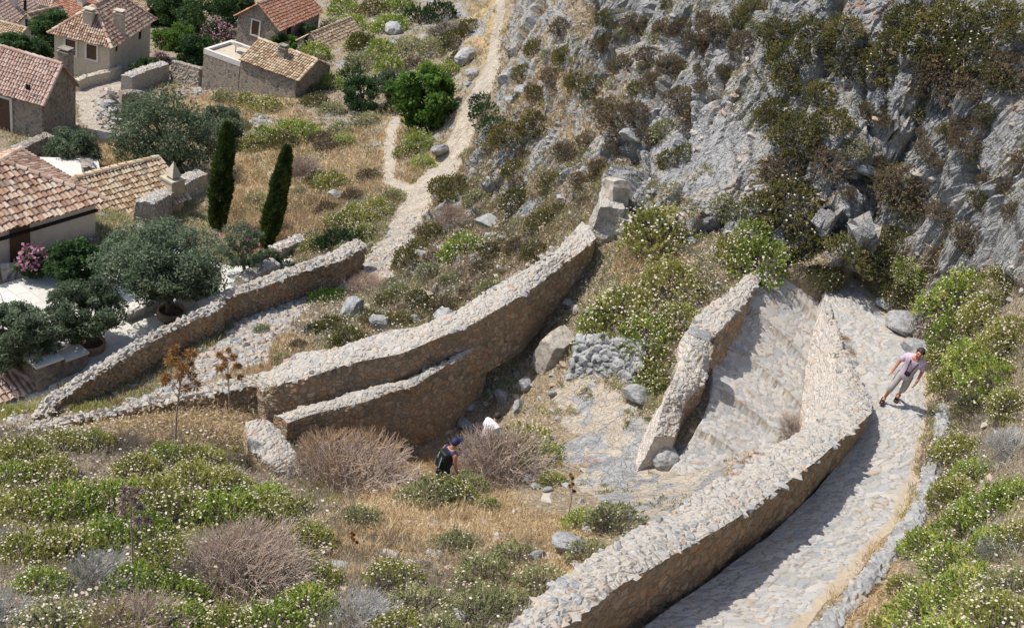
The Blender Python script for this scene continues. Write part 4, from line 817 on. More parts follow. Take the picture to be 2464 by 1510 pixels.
def flower_cover(mask, n, seed, label):
    p, nn, rg = scatter(mask & _infr, n, seed); p = p+[0, 0, 1]*(.1+.25*rg.random((n, 1))); R = .03*(.6+.7*rg.random(n)); th = np.arange(5)*math.pi*.4
    V = p[:, None]+np.stack([np.cos(th), np.sin(th), 0*th], 1)[None]*R[:, None, None]+rg.normal(size=(n, 5, 3))*.004
    o = link('small_flowers', mesh('small_flowers', V.reshape(-1, 3), (np.arange(n)*5)[:, None]+np.arange(5)[None], VMAT['flower'], attrs={'var': np.repeat(rg.random(n), 5)})); tag(o, label, 'flowers', None, 'stuff')
flower_cover(_soil & ((_fv > 1000) & ((_fu < 800) | (_fu > 2150)) | (_fv > 450) & (_fv < 900) & (_fu > 1400)), 2300, 621, 'white flower heads on thin stems among the scrub')
flower_cover(_soil & (_fu > 680) & (_fu < 1450) & (_fv < 900), 1800, 622, 'pale flower specks over the slope')
def scree(mask, n, seed, s0, s1, label):
    p, nn, rg = scatter(mask & _infr, n, seed); o = link('loose_stones', rocks_mesh('loose_stones', p, s0+(s1-s0)*rg.random(n)**3, rg, M['stone'])); tag(o, label, 'stones', None, 'stuff')
scree((_fm[:, 1] > .45) & (_fp[:, 2] < LIFT-12) & (TD['kind'] == 2) & (TD['pc'][TD['F'][:, 0]] < .3) & (_fp[:, 1] < 40), 3000, 631, .025, .13, 'small loose stones over the cobbled tracks')
scree(_soil, 5200, 632, .025, .15, 'small loose stones on the dry soil')
scree((TD['cl'][TD['F'][:, 0]] > .3), 1500, 633, .03, .16, 'broken rock lying on the cliff ledges')
# ---------------------------------------------------------------- the town below
def mat_tile(name, stops):
    g = NT(name, .85); c = g.co(); f = g.noise(c, 9, 5, .7); col = g.ramp(g.attr('var'), stops)
    col = g.mix(.55, col, g.mix(f, (.5, .5, .5), (1.2, 1.2, 1.2)), 'MULTIPLY')
    return g.out(g.mix(g.math('MULTIPLY', g.step(g.noise(c, 1.5, 5), .52, .7), .4), col, (.36, .33, .29)), g.bump(f, .4, .02))
M['tile_red'] = mat_tile('tile_red', [(0, (.34, .15, .09)), (.4, (.48, .22, .13)), (.8, (.55, .30, .19)), (1, (.55, .40, .29))])
M['tile_mix'] = mat_tile('tile_mixed', [(0, (.24, .14, .10)), (.3, (.42, .25, .17)), (.65, (.54, .38, .27)), (1, (.64, .52, .41))])
M['tile_tan'] = mat_tile('tile_tan', [(0, (.27, .17, .10)), (.3, (.45, .31, .19)), (.65, (.56, .42, .27)), (1, (.64, .54, .40))])
M['tile_pink'] = mat_tile('tile_pink', [(0, (.40, .26, .20)), (.5, (.52, .35, .28)), (1, (.62, .48, .40))])
M['plaster'] = plain('plaster', (.42, .36, .27), (.55, .48, .375), 3.5, .9, .3)
M['plaster_pink'] = plain('plaster_pink', (.50, .42, .35), (.60, .52, .44), 2.5, .9, .2)
M['plaster_pale'] = plain('plaster_pale', (.50, .46, .41), (.62, .57, .51), 3, .9, .2)
M['grey_stone'] = mat_masonry('grey_masonry', [(0, (.12, .11, .10)), (.35, (.25, .215, .18)), (.7, (.36, .31, .26)), (1, (.34, .24, .17))], (.30, .255, .205), 6.5, (.32, .26, .195), .3, (-.01, .12))
M['trim'] = plain('stone_trim', (.52, .49, .44), (.64, .61, .56), 8, .85, .2)
M['white'] = plain('whitewash', (.62, .61, .58), (.76, .75, .72), 5, .8, .2)
M['wood'] = plain('brown_wood', (.06, .035, .022), (.12, .07, .045), 12, .8, .2)
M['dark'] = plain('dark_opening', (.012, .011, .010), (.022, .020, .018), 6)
M['black'] = plain('black_metal', (.02, .02, .02), (.035, .035, .035), 9, .5, .1)
def tile_plane(E0, E1, apexes, rg, wmul=1.0):
    TILE_W, TILE_L = .23*TILE_S[0], .36*TILE_S[0]
    """E0-E1 eave; apexes: the 1 or 2 upper corners (from the E0 side to the E1 side). returns V, F, var"""
    E0 = np.array(E0, float); E1 = np.array(E1, float); ap = [np.array(a, float) for a in apexes]; L = np.linalg.norm(E1-E0); ex = (E1-E0)/L
    nrm = np.cross(ex, ap[0]-E0); nrm /= np.linalg.norm(nrm); nrm *= np.sign(nrm[2]); sy = np.cross(nrm, ex)
    if (ap[0]-E0)@sy < 0: sy = -sy
    pts = [(0, 0)]+[((a-E0)@ex, (a-E0)@sy) for a in ap]+[(L, 0)]
    xs = [p[0] for p in pts]; ys = [p[1] for p in pts]; n = max(2, int(L/(TILE_W*wmul))); w = L/n; V = []; F = []; var = []; k = 0
    an = np.linspace(0, math.pi, 5)
    for i in range(n):
        xc = (i+.5)*w; top = float(np.interp(xc, xs, ys)); rows = max(1, int(math.ceil(top/TILE_L-.3)))
        for j in range(rows):
            y0 = j*TILE_L-.03+.025*rg.normal(); y1 = min((j+1)*TILE_L+.02, top+.05)
            if y1 <= y0: continue
            r = w*.47; lift = .035; tw = rg.normal()*.008; v = rg.random()
            for (y, dz, rr) in ((y0, lift, r), (y1, 0, r*.82)):
                for a in an: V.append(E0+ex*(xc-rr*math.cos(a)+tw)+sy*y+nrm*(rr*math.sin(a)*.95+dz))
            F += [(k+q, k+q+1, k+5+q+1, k+5+q) for q in range(4)]; k += 10; var += [v]*10
            F.append((k-10, k-9, k-8, k-8)) if False else None
    # the pan below the cover tiles
    q = [E0, E1]+ap[::-1]; 
    if len(ap) == 1: q.append((E0+ap[0])/2)
    V += [p-nrm*.02 for p in q]; F.append(tuple(range(k, k+4))); var += [.12]*4
    return V, F, var
class Roof:
    def __init__(s, seed): s.V = []; s.F = []; s.var = []; s.rg = np.random.default_rng(seed)
    def add(s, V, F, var):
        k = len(s.V); s.V += list(V); s.F += [tuple(i+k for i in f) for f in F]; s.var += list(var)
    def plane(s, *a, **k): s.add(*tile_plane(*a, s.rg, **k))
    def cap(s, a, b, r=.13):
        a = np.array(a, float); b = np.array(b, float); L = np.linalg.norm(b-a); n = max(1, int(L/.42)); t = (b-a)/L; sd = unit(np.cross(t, [0, 0, 1.])); up = np.cross(sd, t); an = np.linspace(-.2, math.pi+.2, 6)
        for i in range(n):
            p0 = a+(b-a)*(i/n)-t*.03; p1 = a+(b-a)*((i+1)/n); V = []
            for p, rr, dz in ((p0, r*1.08, .025), (p1, r*.9, 0)):
                for q in an: V.append(p+sd*rr*math.cos(q)+up*(rr*math.sin(q)*.9+dz))
            s.add(V, [(q, q+1, q+7, q+6) for q in range(5)], [s.rg.random()*.8+.2]*12)
    def build(s, mat, parent, loc=(0, 0, 0)):
        return link('roof', mesh('roof', np.array(s.V), np.array(s.F), mat, attrs={'var': np.array(s.var)}), parent, loc)
def above(base, u, v):
    """the point straight over base whose picture is level with v, slid sideways to u"""
    lo, hi = -3.0, 25.0
    for _ in range(40):
        m = (lo+hi)/2; _, vv, _ = project(base+np.array([0, 0, m]))
        if vv > v: lo = m
        else: hi = m
    p = base+np.array([0, 0, lo]); uu, _, w = project(p); p = p+RM@np.array([1, 0, 0])*(u-uu)*w/FPX*np.array([1, 1, 0])*1.03
    return p
TILE_S = [1.0]
def house(name, label, cat, baseB, A, B, C, mat, tile, roof='gable_x', rise=1.3, over=.22, hips=(1, 1), openings=(), chimneys=(), ze=None, depth=None, base_h=None, seed=0, group='houses of the town below the cliff', width=None, zb=None, cornice_shadow=False):
    """A, B, C: pictures of the front-left, front-right and back-right corners of the eaves; baseB: foot of corner B"""
    pb = P(*baseB) if zb is None else onz(baseB[0], baseB[1], zb); zE = (above(pb, *B)[2]-LIFT) if ze is None else ze
    a = onz(*A, zE); b = onz(*B, zE); c = onz(*C, zE); ex = (b-a)/np.linalg.norm(b-a); ey = np.array([-ex[1], ex[0], 0])
    L1 = width or np.linalg.norm(b-a); a = b-ex*L1; L2 = depth or abs((c-b)@ey); hz = zE+LIFT-pb[2]; foot = 1.6 if base_h is None else base_h
    root = empty(name, (a[0], a[1], pb[2]), math.atan2(ex[1], ex[0])); tag(root, label, cat, group)
    m = MB(); V = [(0, 0), (L1, 0), (L1, L2), (0, L2)]
    low = [(x, y, -foot) for x, y in V]; top = [(x, y, hz) for x, y in V]; m.add(low+top, [(0, 1, 5, 4), (1, 2, 6, 5), (2, 3, 7, 6), (3, 0, 4, 7)])
    o = over; r = Roof(seed+50); dz = rise*o/(L2/2 if roof.endswith('x') else L1/2); z0 = hz-dz+.03; R = hz+rise
    if roof == 'gable_x' or roof == 'hip_x':
        h0, h1 = (hips if roof == 'hip_x' else (0, 0)); i0 = L2/2 if h0 else -o; i1 = L1-L2/2 if h1 else L1+o; R0 = (i0, L2/2, R); R1 = (i1, L2/2, R)
        e = [(-o, -o, z0), (L1+o, -o, z0), (L1+o, L2+o, z0), (-o, L2+o, z0)]
        if L1 <= L2 and h0 and h1: R0 = R1 = (L1/2, L2/2, R)
        r.plane(e[0], e[1], [R0, R1]); r.plane(e[2], e[3], [R1, R0])
        if h1: r.plane(e[1], e[2], [R1]); r.cap(e[1], R1); r.cap(e[2], R1)
        else: m.add([(L1, 0, hz), (L1, L2, hz), (L1, L2/2, R-.02)], (), [(0, 1, 2)]); r.cap(e[1], R1, .1)
        if h0: r.plane(e[3], e[0], [R0]); r.cap(e[0], R0); r.cap(e[3], R0)
        else: m.add([(0, L2, hz), (0, 0, hz), (0, L2/2, R-.02)], (), [(0, 1, 2)])
        if R0 != R1: r.cap(R0, R1)
    else:
        h0, h1 = (hips if roof == 'hip_y' else (0, 0)); i0 = L1/2 if h0 else -o; i1 = L2-L1/2 if h1 else L2+o; R0 = (L1/2, i0, R); R1 = (L1/2, i1, R)
        e = [(-o, -o, z0), (L1+o, -o, z0), (L1+o, L2+o, z0), (-o, L2+o, z0)]
        r.plane(e[1], e[2], [R0, R1]); r.plane(e[3], e[0], [R1, R0])
        if h0: r.plane(e[0], e[1], [R0]); r.cap(e[0], R0); r.cap(e[1], R0)
        else: m.add([(0, 0, hz), (L1, 0, hz), (L1/2, 0, R-.02)], (), [(0, 1, 2)]); r.cap(e[1], R0, .1)
        if h1: r.plane(e[2], e[3], [R1]); r.cap(e[2], R1); r.cap(e[3], R1)
        else: m.add([(L1, L2, hz), (0, L2, hz), (L1/2, L2, R-.02)], (), [(0, 1, 2)])
        r.cap(R0, R1)
    m.build('wall', mat, root); r.build(M[tile], root)
    if cornice_shadow:
        k = MB(); k.box((L1/2, -.04, hz-.55), (L1+.1, .08, .1)); k.build('cornice_shadow', M['dark'], root)  # near-black band: the shadow line under the eaves, put in as colour
    for kind, face, f, zc, w, h in openings:      # zc, h in metres above the foot of corner B
        x, y, rz = (f*L1, 0, 0) if face == 'front' else (L1, f*L2, math.pi/2)
        q = MB()
        if kind == 'arch':
            th = np.linspace(0, math.pi, 9); pts = [(-w/2, -.02, zc-h/2), (w/2, -.02, zc-h/2)]+[(w/2*math.cos(t), -.02, zc+h/2-w/2+w/2*math.sin(t)) for t in th]
            q.add(pts+[(0, -.02, zc)], (), [(i, (i+1) % 11, 11) for i in range(11)]); ob = q.build('door', M['wood'], root, False)
        else:
            q.box((0, -.015, zc), (w, .05, h)); ob = q.build('door' if kind == 'door' else 'window', M['wood'] if kind in ('door', 'shutter') else M['dark'], root)
        ob.location = (x, y, 0); ob.rotation_euler = (0, 0, rz)
        if kind in ('shutter', 'door'):
            t = MB(); b_ = .13
            for (cx, cz, sx, sz) in ((-w/2-b_/2, zc, b_, h+2*b_), (w/2+b_/2, zc, b_, h+2*b_), (0, zc+h/2+b_/2, w, b_), (0, zc-h/2-b_/2, w, b_)): t.box((cx, -.03, cz), (sx, .1, sz))
            t.build('frame', M['trim'], ob)
    for fx, fy, w, h, kind in chimneys:           # fractions of the plan; height above the eaves
        x, y = fx*L1, fy*L2; q = MB(); q.box((x, y, hz+h/2-.3), (w, w, h+.6))
        if kind == 'pyramid':
            q.box((x, y, hz+h+.05), (w*1.12, w*1.12, .1)); q.box((x, y, hz+h+.16), (w*.5, w*.5, .14)); q.add([(x-w*.36, y-w*.36, hz+h+.22), (x+w*.36, y-w*.36, hz+h+.22), (x+w*.36, y+w*.36, hz+h+.22), (x-w*.36, y+w*.36, hz+h+.22), (x, y, hz+h+1.0*w+.15)], [(3, 2, 1, 0)], [(0, 1, 4), (1, 2, 4), (2, 3, 4), (3, 0, 4)])
        else:
            q.box((x, y, hz+h+.03), (w*1.25, w*1.25, .07)); q.box((x, y, hz+h+.12), (w*.6, w*.6, .12)); q.box((x, y, hz+h+.2), (w*1.1, w*1.1, .06))
        q.build('chimney', M['plaster_pale'] if kind == 'white' else mat, root)
    root['size'] = [float(L1), float(L2), float(hz)]
    return root
def sz(h): return tuple(round(x, 2) for x in h['size'])
TILE_S[0] = .72
H1 = house('house', 'two storey beige house with hipped tile roof, two chimneys and two brown shuttered windows', 'house', (264, 192), (130, 72), (264, 104), (349, 36), M['plaster'], 'tile_mix', 'hip_y', 1.75, .3, (1, 1),
    [('shutter', 'front', .30, 1.75, .7, 1.05), ('shutter', 'front', .68, 1.75, .7, 1.05), ('window', 'front', .22, -.3, .8, 1.1), ('window', 'front', .72, -.4, .8, .9), ('window', 'right', .15, 2.0, .25, .4), ('window', 'right', .72, 2.0, .4, 1.0)],
    [(.52, .13, .62, 1.55, ''), (.93, .30, .6, 1.5, '')], seed=1)
H1b = house('house', 'low house with dull brown roof partly hidden behind the two storey beige house', 'house', (364, 66), (290, 6), (352, 24), (372, 6), M['plaster'], 'tile_tan', 'gable_x', .9, .2, seed=2, depth=5)
H2 = house('house', 'stone house with pink tiled gable roof, chimney and brown door at the left edge', 'house', (103, 338), (-60, 196), (101, 243), (180, 203), M['grey_stone'], 'tile_pink', 'gable_x', 1.7, .2, (0, 0),
    [('door', 'front', .42, .9, .8, 1.9), ('window', 'front', .80, 2.9, .25, .3)], [(.93, .84, .6, 2.0, '')], seed=3)
TILE_S[0] = .8
H3 = house('house', 'large pale house with weathered hipped tile roof and arched door beside the olive terrace', 'house', (232, 566), (-70, 560), (230, 474), (150, 440), M['plaster_pink'], 'tile_mix', 'hip_x', 1.05, .3, (1, 1), [('arch', 'front', .36, .75, .8, 1.7)], [(.10, .95, .5, 3.1, 'white')], seed=4, depth=4.5, cornice_shadow=True)
TILE_S[0] = .75
H4 = house('house', 'long house with straw coloured tile roof and a pyramid topped chimney below the olives', 'house', (420, 512), (225, 538), (438, 474), (400, 430), M['plaster'], 'tile_tan', 'gable_x', 1.15, .25, (0, 0), [], [(.965, .12, .75, .75, 'pyramid')], seed=5, depth=3.9)
H5 = house('house', 'grey stone gabled house with bright red tile roof and one small window', 'house', (668, 122), (573, 36), (671, 67), (762, 22), M['grey_stone'], 'tile_red', 'gable_y', 1.5, .25, (0, 0), [('shutter', 'front', .45, 1.35, .65, 1.2), ('window', 'right', .25, 1.2, .7, 1.5)], [], seed=6)
H6 = house('house', 'low stone house with tan tile roof, chimney and flat roofed annex with a dish', 'house', (706, 238), (580, 143), (714, 192), (740, 150), M['grey_stone'], 'tile_tan', 'gable_x', .95, .15, (0, 0), [], [(.52, .32, .5, 1.25, '')], seed=7, depth=4.4)
L1, L2, hz = H6['size']
def annex(root, L1, L2, hz):
    q = MB(); q.box((-1.5, 1.6, hz/2-1.0), (2.9, 3.2, hz+1.2)); q.build('annex', M['grey_stone'], root)
    t = MB(); zt = hz-.36
    for c, s_ in (((-1.5, .1, zt), (2.94, .22, .35)), ((-2.86, 1.6, zt), (.22, 2.7, .35)), ((-1.5, 3.1, zt), (2.94, .22, .35))): t.box(c, s_)
    t.build('parapet_coping', M['trim'], root); f = MB(); f.box((-1.4, 1.6, hz-.385), (2.4, 2.7, .05)); f.build('flat_roof', M['plaster'], root)
annex(H6, L1, L2, hz)
dish = empty('satellite_dish', tuple(H6.matrix_basis @ Vector((-1.6, 1.7, hz-.35)))); tag(dish, 'white satellite dish on the flat annex of the low stone house', 'satellite dish')
m = MB(); m.lathe([(0, 0), (.2, .02), (.36, .09), (.45, .17), (.44, .18), (.34, .11), (.2, .045), (0, .03)], (0, 0, 0), 18); dd = m.build('reflector', M['white'], dish, True, (0, 0, .42)); dd.rotation_euler = (-.5, .1, 0)
m = MB(); m.tube([(0, .02, -.02), (0, .02, .42)], .03); m.tube([(0, -.05, .42), (0, -.3, .8)], .015); m.build('mast', M['black'], dish)
H7 = house('house', 'small stone house with tan tile roof tucked behind the flowering slope', 'house', (745, 132), (718, 97), (775, 116), (850, 70), M['grey_stone'], 'tile_tan', 'gable_y', .9, .15, (0, 0), [('window', 'front', .3, 1.0, .3, 1.3)], [], seed=8, depth=7)
H8 = house('house', 'pale house with faded pink roof in the top left corner', 'house', (18, 84), (-70, 34), (18, 53), (52, 34), M['plaster_pale'], 'tile_pink', 'gable_y', 1.0, .2, (0, 0), [('window', 'right', .6, 1.5, .5, 1.3)], [(.75, .5, .6, 1.6, '')], seed=9, depth=6)
H9 = house('house', 'small pale house with grey brown roof and dark window next to the corner house', 'house', (88, 92), (50, 50), (89, 64), (128, 32), M['plaster_pale'], 'tile_tan', 'gable_y', .9, .2, (0, 0), [('window', 'front', .5, .8, .7, 1.1)], [], seed=10)
H10 = house('house', 'house with long pinkish roof behind the round dark tree at the top left', 'house', (182, 70), (122, 20), (182, 42), (232, 18), M['plaster_pale'], 'tile_red', 'gable_x', 1.1, .2, (0, 0), [], [(.75, .3, .6, 1.4, '')], seed=11, depth=5.5)
H11 = house('house', 'low pink roofed house cut off by the top edge at the left', 'house', (120, 22), (50, 3), (118, 14), (170, -6), M['plaster_pale'], 'tile_pink', 'gable_x', 1.0, .2, (0, 0), [], [(.2, .3, .7, 1.3, '')], seed=12, depth=5)
H12 = house('house', 'lean roofed corner house with pale red tiles by the white steps', 'house', (92, 948), (-70, 985), (88, 929), (60, 880), M['plaster_pink'], 'tile_pink', 'hip_x', .8, .15, (1, 1), ze=-20.5, seed=13, depth=3.6, zb=-22.2)
H13 = house('house', 'tiny outbuilding with brown roof between the trees at the left edge', 'outbuilding', (38, 112), (-30, 78), (36, 95), (52, 84), M['plaster_pale'], 'tile_tan', 'gable_x', .6, .15, (0, 0), seed=14, depth=3)
# ---------------------------------------------------------------- smaller walls in town
def pwall(name, pts, h, th, mat, label, zoff=0, rough=.06, stones=.06, seed=0, cat='wall', res=.11, top=None, hs=None, res_z=None, zs=None):
    q = np.array([P(u, v) if zs is None else onz(u, v, zs) for u, v in pts]); t = np.gradient(q, axis=0); t[:, 2] = 0; t = unit(t); sd = np.c_[t[:, 1], -t[:, 0], 0*t[:, 0]]
    hh = np.full(len(q), h) if hs is None else np.array(hs); c = q+np.c_[0*hh, 0*hh, hh+zoff]
    a = c+sd*th/2; b = c-sd*th/2
    if (sd@(EYE*[1, 1, 0]-q.mean(0)*[1, 1, 0])).mean() < 0: a, b = b, a
    o = wall(name, a, b, list(q[:, 2]-.5-LIFT), mat, top or mat, label, res, rough, .03, stones, seed, None, cat); return o
M['drystone'] = mat_masonry('dry_stone', [(0, (.28, .27, .26)), (.4, (.42, .40, .37)), (.8, (.52, .48, .42)), (1, (.46, .36, .28))], (.24, .205, .165), 6.5, (.42, .355, .28), .35, (-.01, .12))
TOWNW = [
 ('rubble_wall', [(303, 228), (340, 210), (395, 192)], 1.3, .7, 'crest', 'ruined stone wall with a dark inner side above the rubble heap', 301),
 ('rubble_wall', [(289, 285), (318, 282), (352, 290)], 1.7, .6, 'grey_stone', 'broken grey end wall of the ruin next to the rubble heap', 302),
 ('plastered_wall', [(416, 195), (445, 203), (478, 212), (512, 205)], 1.5, .35, 'grey_stone', 'pale rough garden wall in front of the oleander hedge', 303),
 ('street_wall', [(182, 219), (205, 208), (250, 197), (286, 186), (270, 168)], .75, .4, 'plaster', 'low masonry wall edging the lane below the two storey house', 304),
 ('boundary_wall', [(35, 395), (78, 372), (112, 355), (150, 372), (205, 408), (214, 440)], .8, .5, 'grey_stone', 'stone wall round the sunken white yard', 305),
 ('rubble_wall', [(345, 540), (400, 505), (440, 475), (482, 455)], 1.0, .7, 'drystone', 'heaped dry stone wall beside the house with the pyramid chimney', 306),
 ('rubble_wall', [(655, 628), (690, 612), (722, 598)], .6, .5, 'drystone', 'short dry stone wall behind the winding lower wall', 307),
 ('garden_wall', [(255, 100), (320, 60), (372, 30), (470, 8)], .1, .3, 'plaster_pale', 'pale wall at the top of the photo behind the big dark trees', 308),
 ('terrace_kerb', [(293, 770), (345, 748), (395, 728)], .3, .35, 'trim', 'long pale stone kerb on the terrace between the two big olives', 309),
 ('terrace_kerb', [(430, 742), (470, 722), (515, 700)], .4, .35, 'trim', 'pale kerb under the biggest olive tree', 310),
 ('terrace_kerb', [(140, 830), (190, 800), (240, 770)], .3, .3, 'trim', 'pale kerb behind the middle terrace olive', 311),
 ('terrace_wall', [(5, 670), (60, 660), (120, 650)], .5, .3, 'plaster_pink', 'low stepped wall below the arched door', 312),
 ('rubble_wall', [(575, 700), (620, 672), (660, 655)], .5, .5, 'drystone', 'low stone edging under the thin purple flowered olive', 313)]
for nm, pts, h, th, mt, lab, sd in TOWNW: pwall(nm, pts, h, th, M[mt], lab, seed=sd)
yard = P(150, 425); m = MB(); m.box((0, 0, .12), (4.6, 3.6, .1), .55); o = m.build('white_yard', M['trim'], None, False, tuple(P(120, 425))); o['kind'] = 'structure'
def heap(u0, v0, ru, rv, n, s0, s1, label, seed, height=1.0, cat='rubble heap'):
    rg = np.random.default_rng(seed); pts = []
    for _ in range(n):
        a = rg.random()*6.28; q = rg.random()**.6; p = P(u0+ru*q*math.cos(a), v0+rv*q*math.sin(a)); pts.append(p+[0, 0, height*(1-q)*rg.random()])
    o = link('rubble_heap', rocks_mesh('rubble_heap', np.array(pts), s0+(s1-s0)*rg.random(n)**2, rg, M['stone'])); tag(o, label, cat, None, 'stuff')
heap(262, 265, 32, 48, 420, .12, .32, 'heap of pale rubble spilling from the ruined wall onto the lane', 321, 1.4)
heap(140, 308, 38, 26, 220, .12, .34, 'heap of rubble at the corner of the stone house', 322, .8)
heap(470, 225, 60, 14, 160, .08, .22, 'scattered rubble below the garden wall', 323, .3)
heap(640, 300, 40, 24, 60, .1, .35, 'broken masonry and tiles on the slope', 324, .1)
heap(300, 940, 1, 1, 3, .05, .06, 'pebbles', 325, .05) if False else None
# ---------------------------------------------------------------- trees
def tree(name, label, kind, base, crown, rpx, seed, R=(1, 1, .72), nc=80, per=120, leaf=(.15, .05), cr=.27, trunk=.16, group=None, fork=.4, ntar=9, rnd=1.0, low=0.0, flowers=None, cat='tree', zb=None):
    b = P(*base) if zb is None else onz(base[0], base[1], zb); _, _, w = project(b); r = rpx*w/FPX; c = above(b, *crown)-b; c[2] = max(c[2], r*.45)
    root = empty(name, tuple(b)); tag(root, label, cat, group)
    me, cl = crown_proto('crown', kind, seed, np.array(R)*r, nc, cr*r, per, leaf, 0, .8, .45, rnd)
    link('crown', me, root, tuple(c))
    rg = np.random.default_rng(seed); tg = [c+q for q in cl[rg.choice(len(cl), ntar)]*.8]; fk = np.array([c[0]*.3, c[1]*.3, max(.3, (c[2]-r*.6)*fork+.25)])
    link('trunk', limbs_mesh('trunk', (0, 0, 0), fk, tg, trunk, seed), root)
    if flowers:
        fm, n = flowers; d = unit(rg.normal(size=(n, 3))); p = d*np.array(R)*r*(.95+.15*rg.normal(size=(n, 1))); p = p[p[:, 2] > -.25*r]
        link('blossom', blades('blossom', p, unit(rg.normal(size=p.shape)+[0, 0, .5]), .15, .12, rg.random(len(p)), VMAT[fm], .3, rg), root, tuple(c))
    return root
OG = 'olive trees of the town'
tree('olive_tree', 'broad grey green olive tree in a round planter, biggest on the paved terrace', 'olive_leaf', (412, 762), (395, 632), 124, 501, (1, 1, .68), 150, 210, (.15, .05), .25, .15, OG, .55, 12)
tree('olive_tree', 'middle sized olive tree with thin crown in the second round planter', 'olive_leaf', (215, 838), (205, 748), 82, 502, (1.05, 1.05, .72), 90, 150, (.13, .045), .24, .1, OG, .35, 14)
tree('olive_tree', 'olive tree cut by the left edge of the photo on the terrace', 'olive_leaf', (62, 900), (40, 805), 80, 503, (1, 1, .95), 100, 190, (.13, .045), .26, .12, OG, .4)
tree('olive_tree', 'large dense dark olive tree above the tan roofed house', 'olive_leaf', (440, 425), (395, 330), 118, 504, (1, 1, .75), 130, 130, (.2, .065), .25, .2, OG)
tree('olive_tree', 'smaller paler olive crown joining the large dense olive on its uphill side', 'olive_leaf', (535, 345), (532, 300), 52, 505, (1, 1, .75), 60, 110, (.2, .06), .28, .12, OG)
tree('olive_tree', 'small dark olive tree above the sunken yard', 'olive_leaf', (190, 405), (178, 355), 58, 506, (1, 1, .75), 70, 110, (.18, .06), .28, .12, OG)
tree('olive_tree', 'thin grey olive with purple blossom next to the leaning cypress', 'olive_leaf', (590, 668), (575, 600), 58, 507, (.9, .9, 1), 56, 80, (.13, .04), .24, .07, OG, flowers=('magenta', 40))
tree('shade_tree', 'dense dark green tree in front of the house with the arched door', 'dark_leaf', (185, 690), (182, 632), 62, 508, (1, 1, .9), 90, 120, (.14, .07), .27, .1, 'dark leafy trees of the town')
tree('fig_tree', 'bright green fig tree by the trail', 'fig_leaf', (1015, 305), (1022, 235), 76, 509, (1, 1, .85), 100, 110, (.24, .16), .25, .12, None)
tree('round_bush', 'rounded dark green bush to the left of the fig tree', 'dark_leaf', (870, 262), (868, 230), 42, 510, (1, 1, .9), 60, 120, (.15, .07), .3, .08, None, cat='bush')
tree('shrub_tree', 'slim grey green bush between the round bush and the fig tree', 'olive_leaf', (935, 240), (935, 205), 28, 511, (.8, .8, 1.1), 40, 90, (.16, .05), .3, .06, None, cat='bush')
DG = 'dark leafy trees of the town'
for i, (b, c, r, lab) in enumerate([((430, 70), (425, 10), 52, 'dark tree left of the pair behind the beige house, touching the top edge'), ((500, 85), (500, 25), 62, 'broad dark tree in the middle of the hedge at the top edge'), ((560, 60), (560, 0), 46, 'dark tree next to the red roofed house at the top edge'), ((470, 160), (470, 132), 48, 'dark low leafy tree in front of the pink oleander'), ((395, 60), (400, 30), 40, 'dark tree just right of the beige house'),
    ((130, 120), (128, 70), 46, 'round dark tree between the pale houses and the beige house'), ((30, 165), (30, 130), 48, 'dark tree low at the left edge above the stone house'), ((75, 165), (80, 128), 34, 'narrow dark tree beside the beige house at the left')]):
    tree('shade_tree', lab, 'dark_leaf', b, c, r, 520+i, (1, 1, .95), 80, 110, (.24, .13), .27, .14, DG)
for i, (b, c, r, k, lab) in enumerate([((395, 120), (400, 95), 36, 'fig_leaf', 'green leafy bush above the lane bend'), ((350, 190), (355, 165), 34, 'dark_leaf', 'spiky green plant cluster beside the lane'), ((440, 110), (440, 88), 34, 'fig_leaf', 'green bush below the top hedge'), ((690, 120), (688, 104), 28, 'fig_leaf', 'bright green bush against the red roofed house'), ((745, 95), (745, 80), 24, 'dark_leaf', 'green bush between the red roofed and small stone houses'), ((640, 640), (642, 636), 30, 'olive_leaf', 'pale green leafy plant behind the wall crest')]):
    tree('leafy_bush', lab, k, b, c, r, 540+i, (1, 1, .7), 46, 90, (.2, .09), .3, .05, 'green bushes about the town', cat='bush')
for i, (b, c, r, lab) in enumerate([((525, 120), (524, 88), 38, 'tall pink flowering oleander left of the red roofed house'), ((390, 175), (388, 152), 24, 'small pink oleander at the corner of the garden wall'), ((88, 668), (80, 632), 36, 'pink oleander beside the arched door')]):
    tree('oleander', lab, 'dark_leaf', b, c, r, 560+i, (.9, .9, 1), 60, 90, (.16, .05), .26, .06, 'pink oleanders', flowers=('pink', 900 if i < 1 else 620), cat='bush')
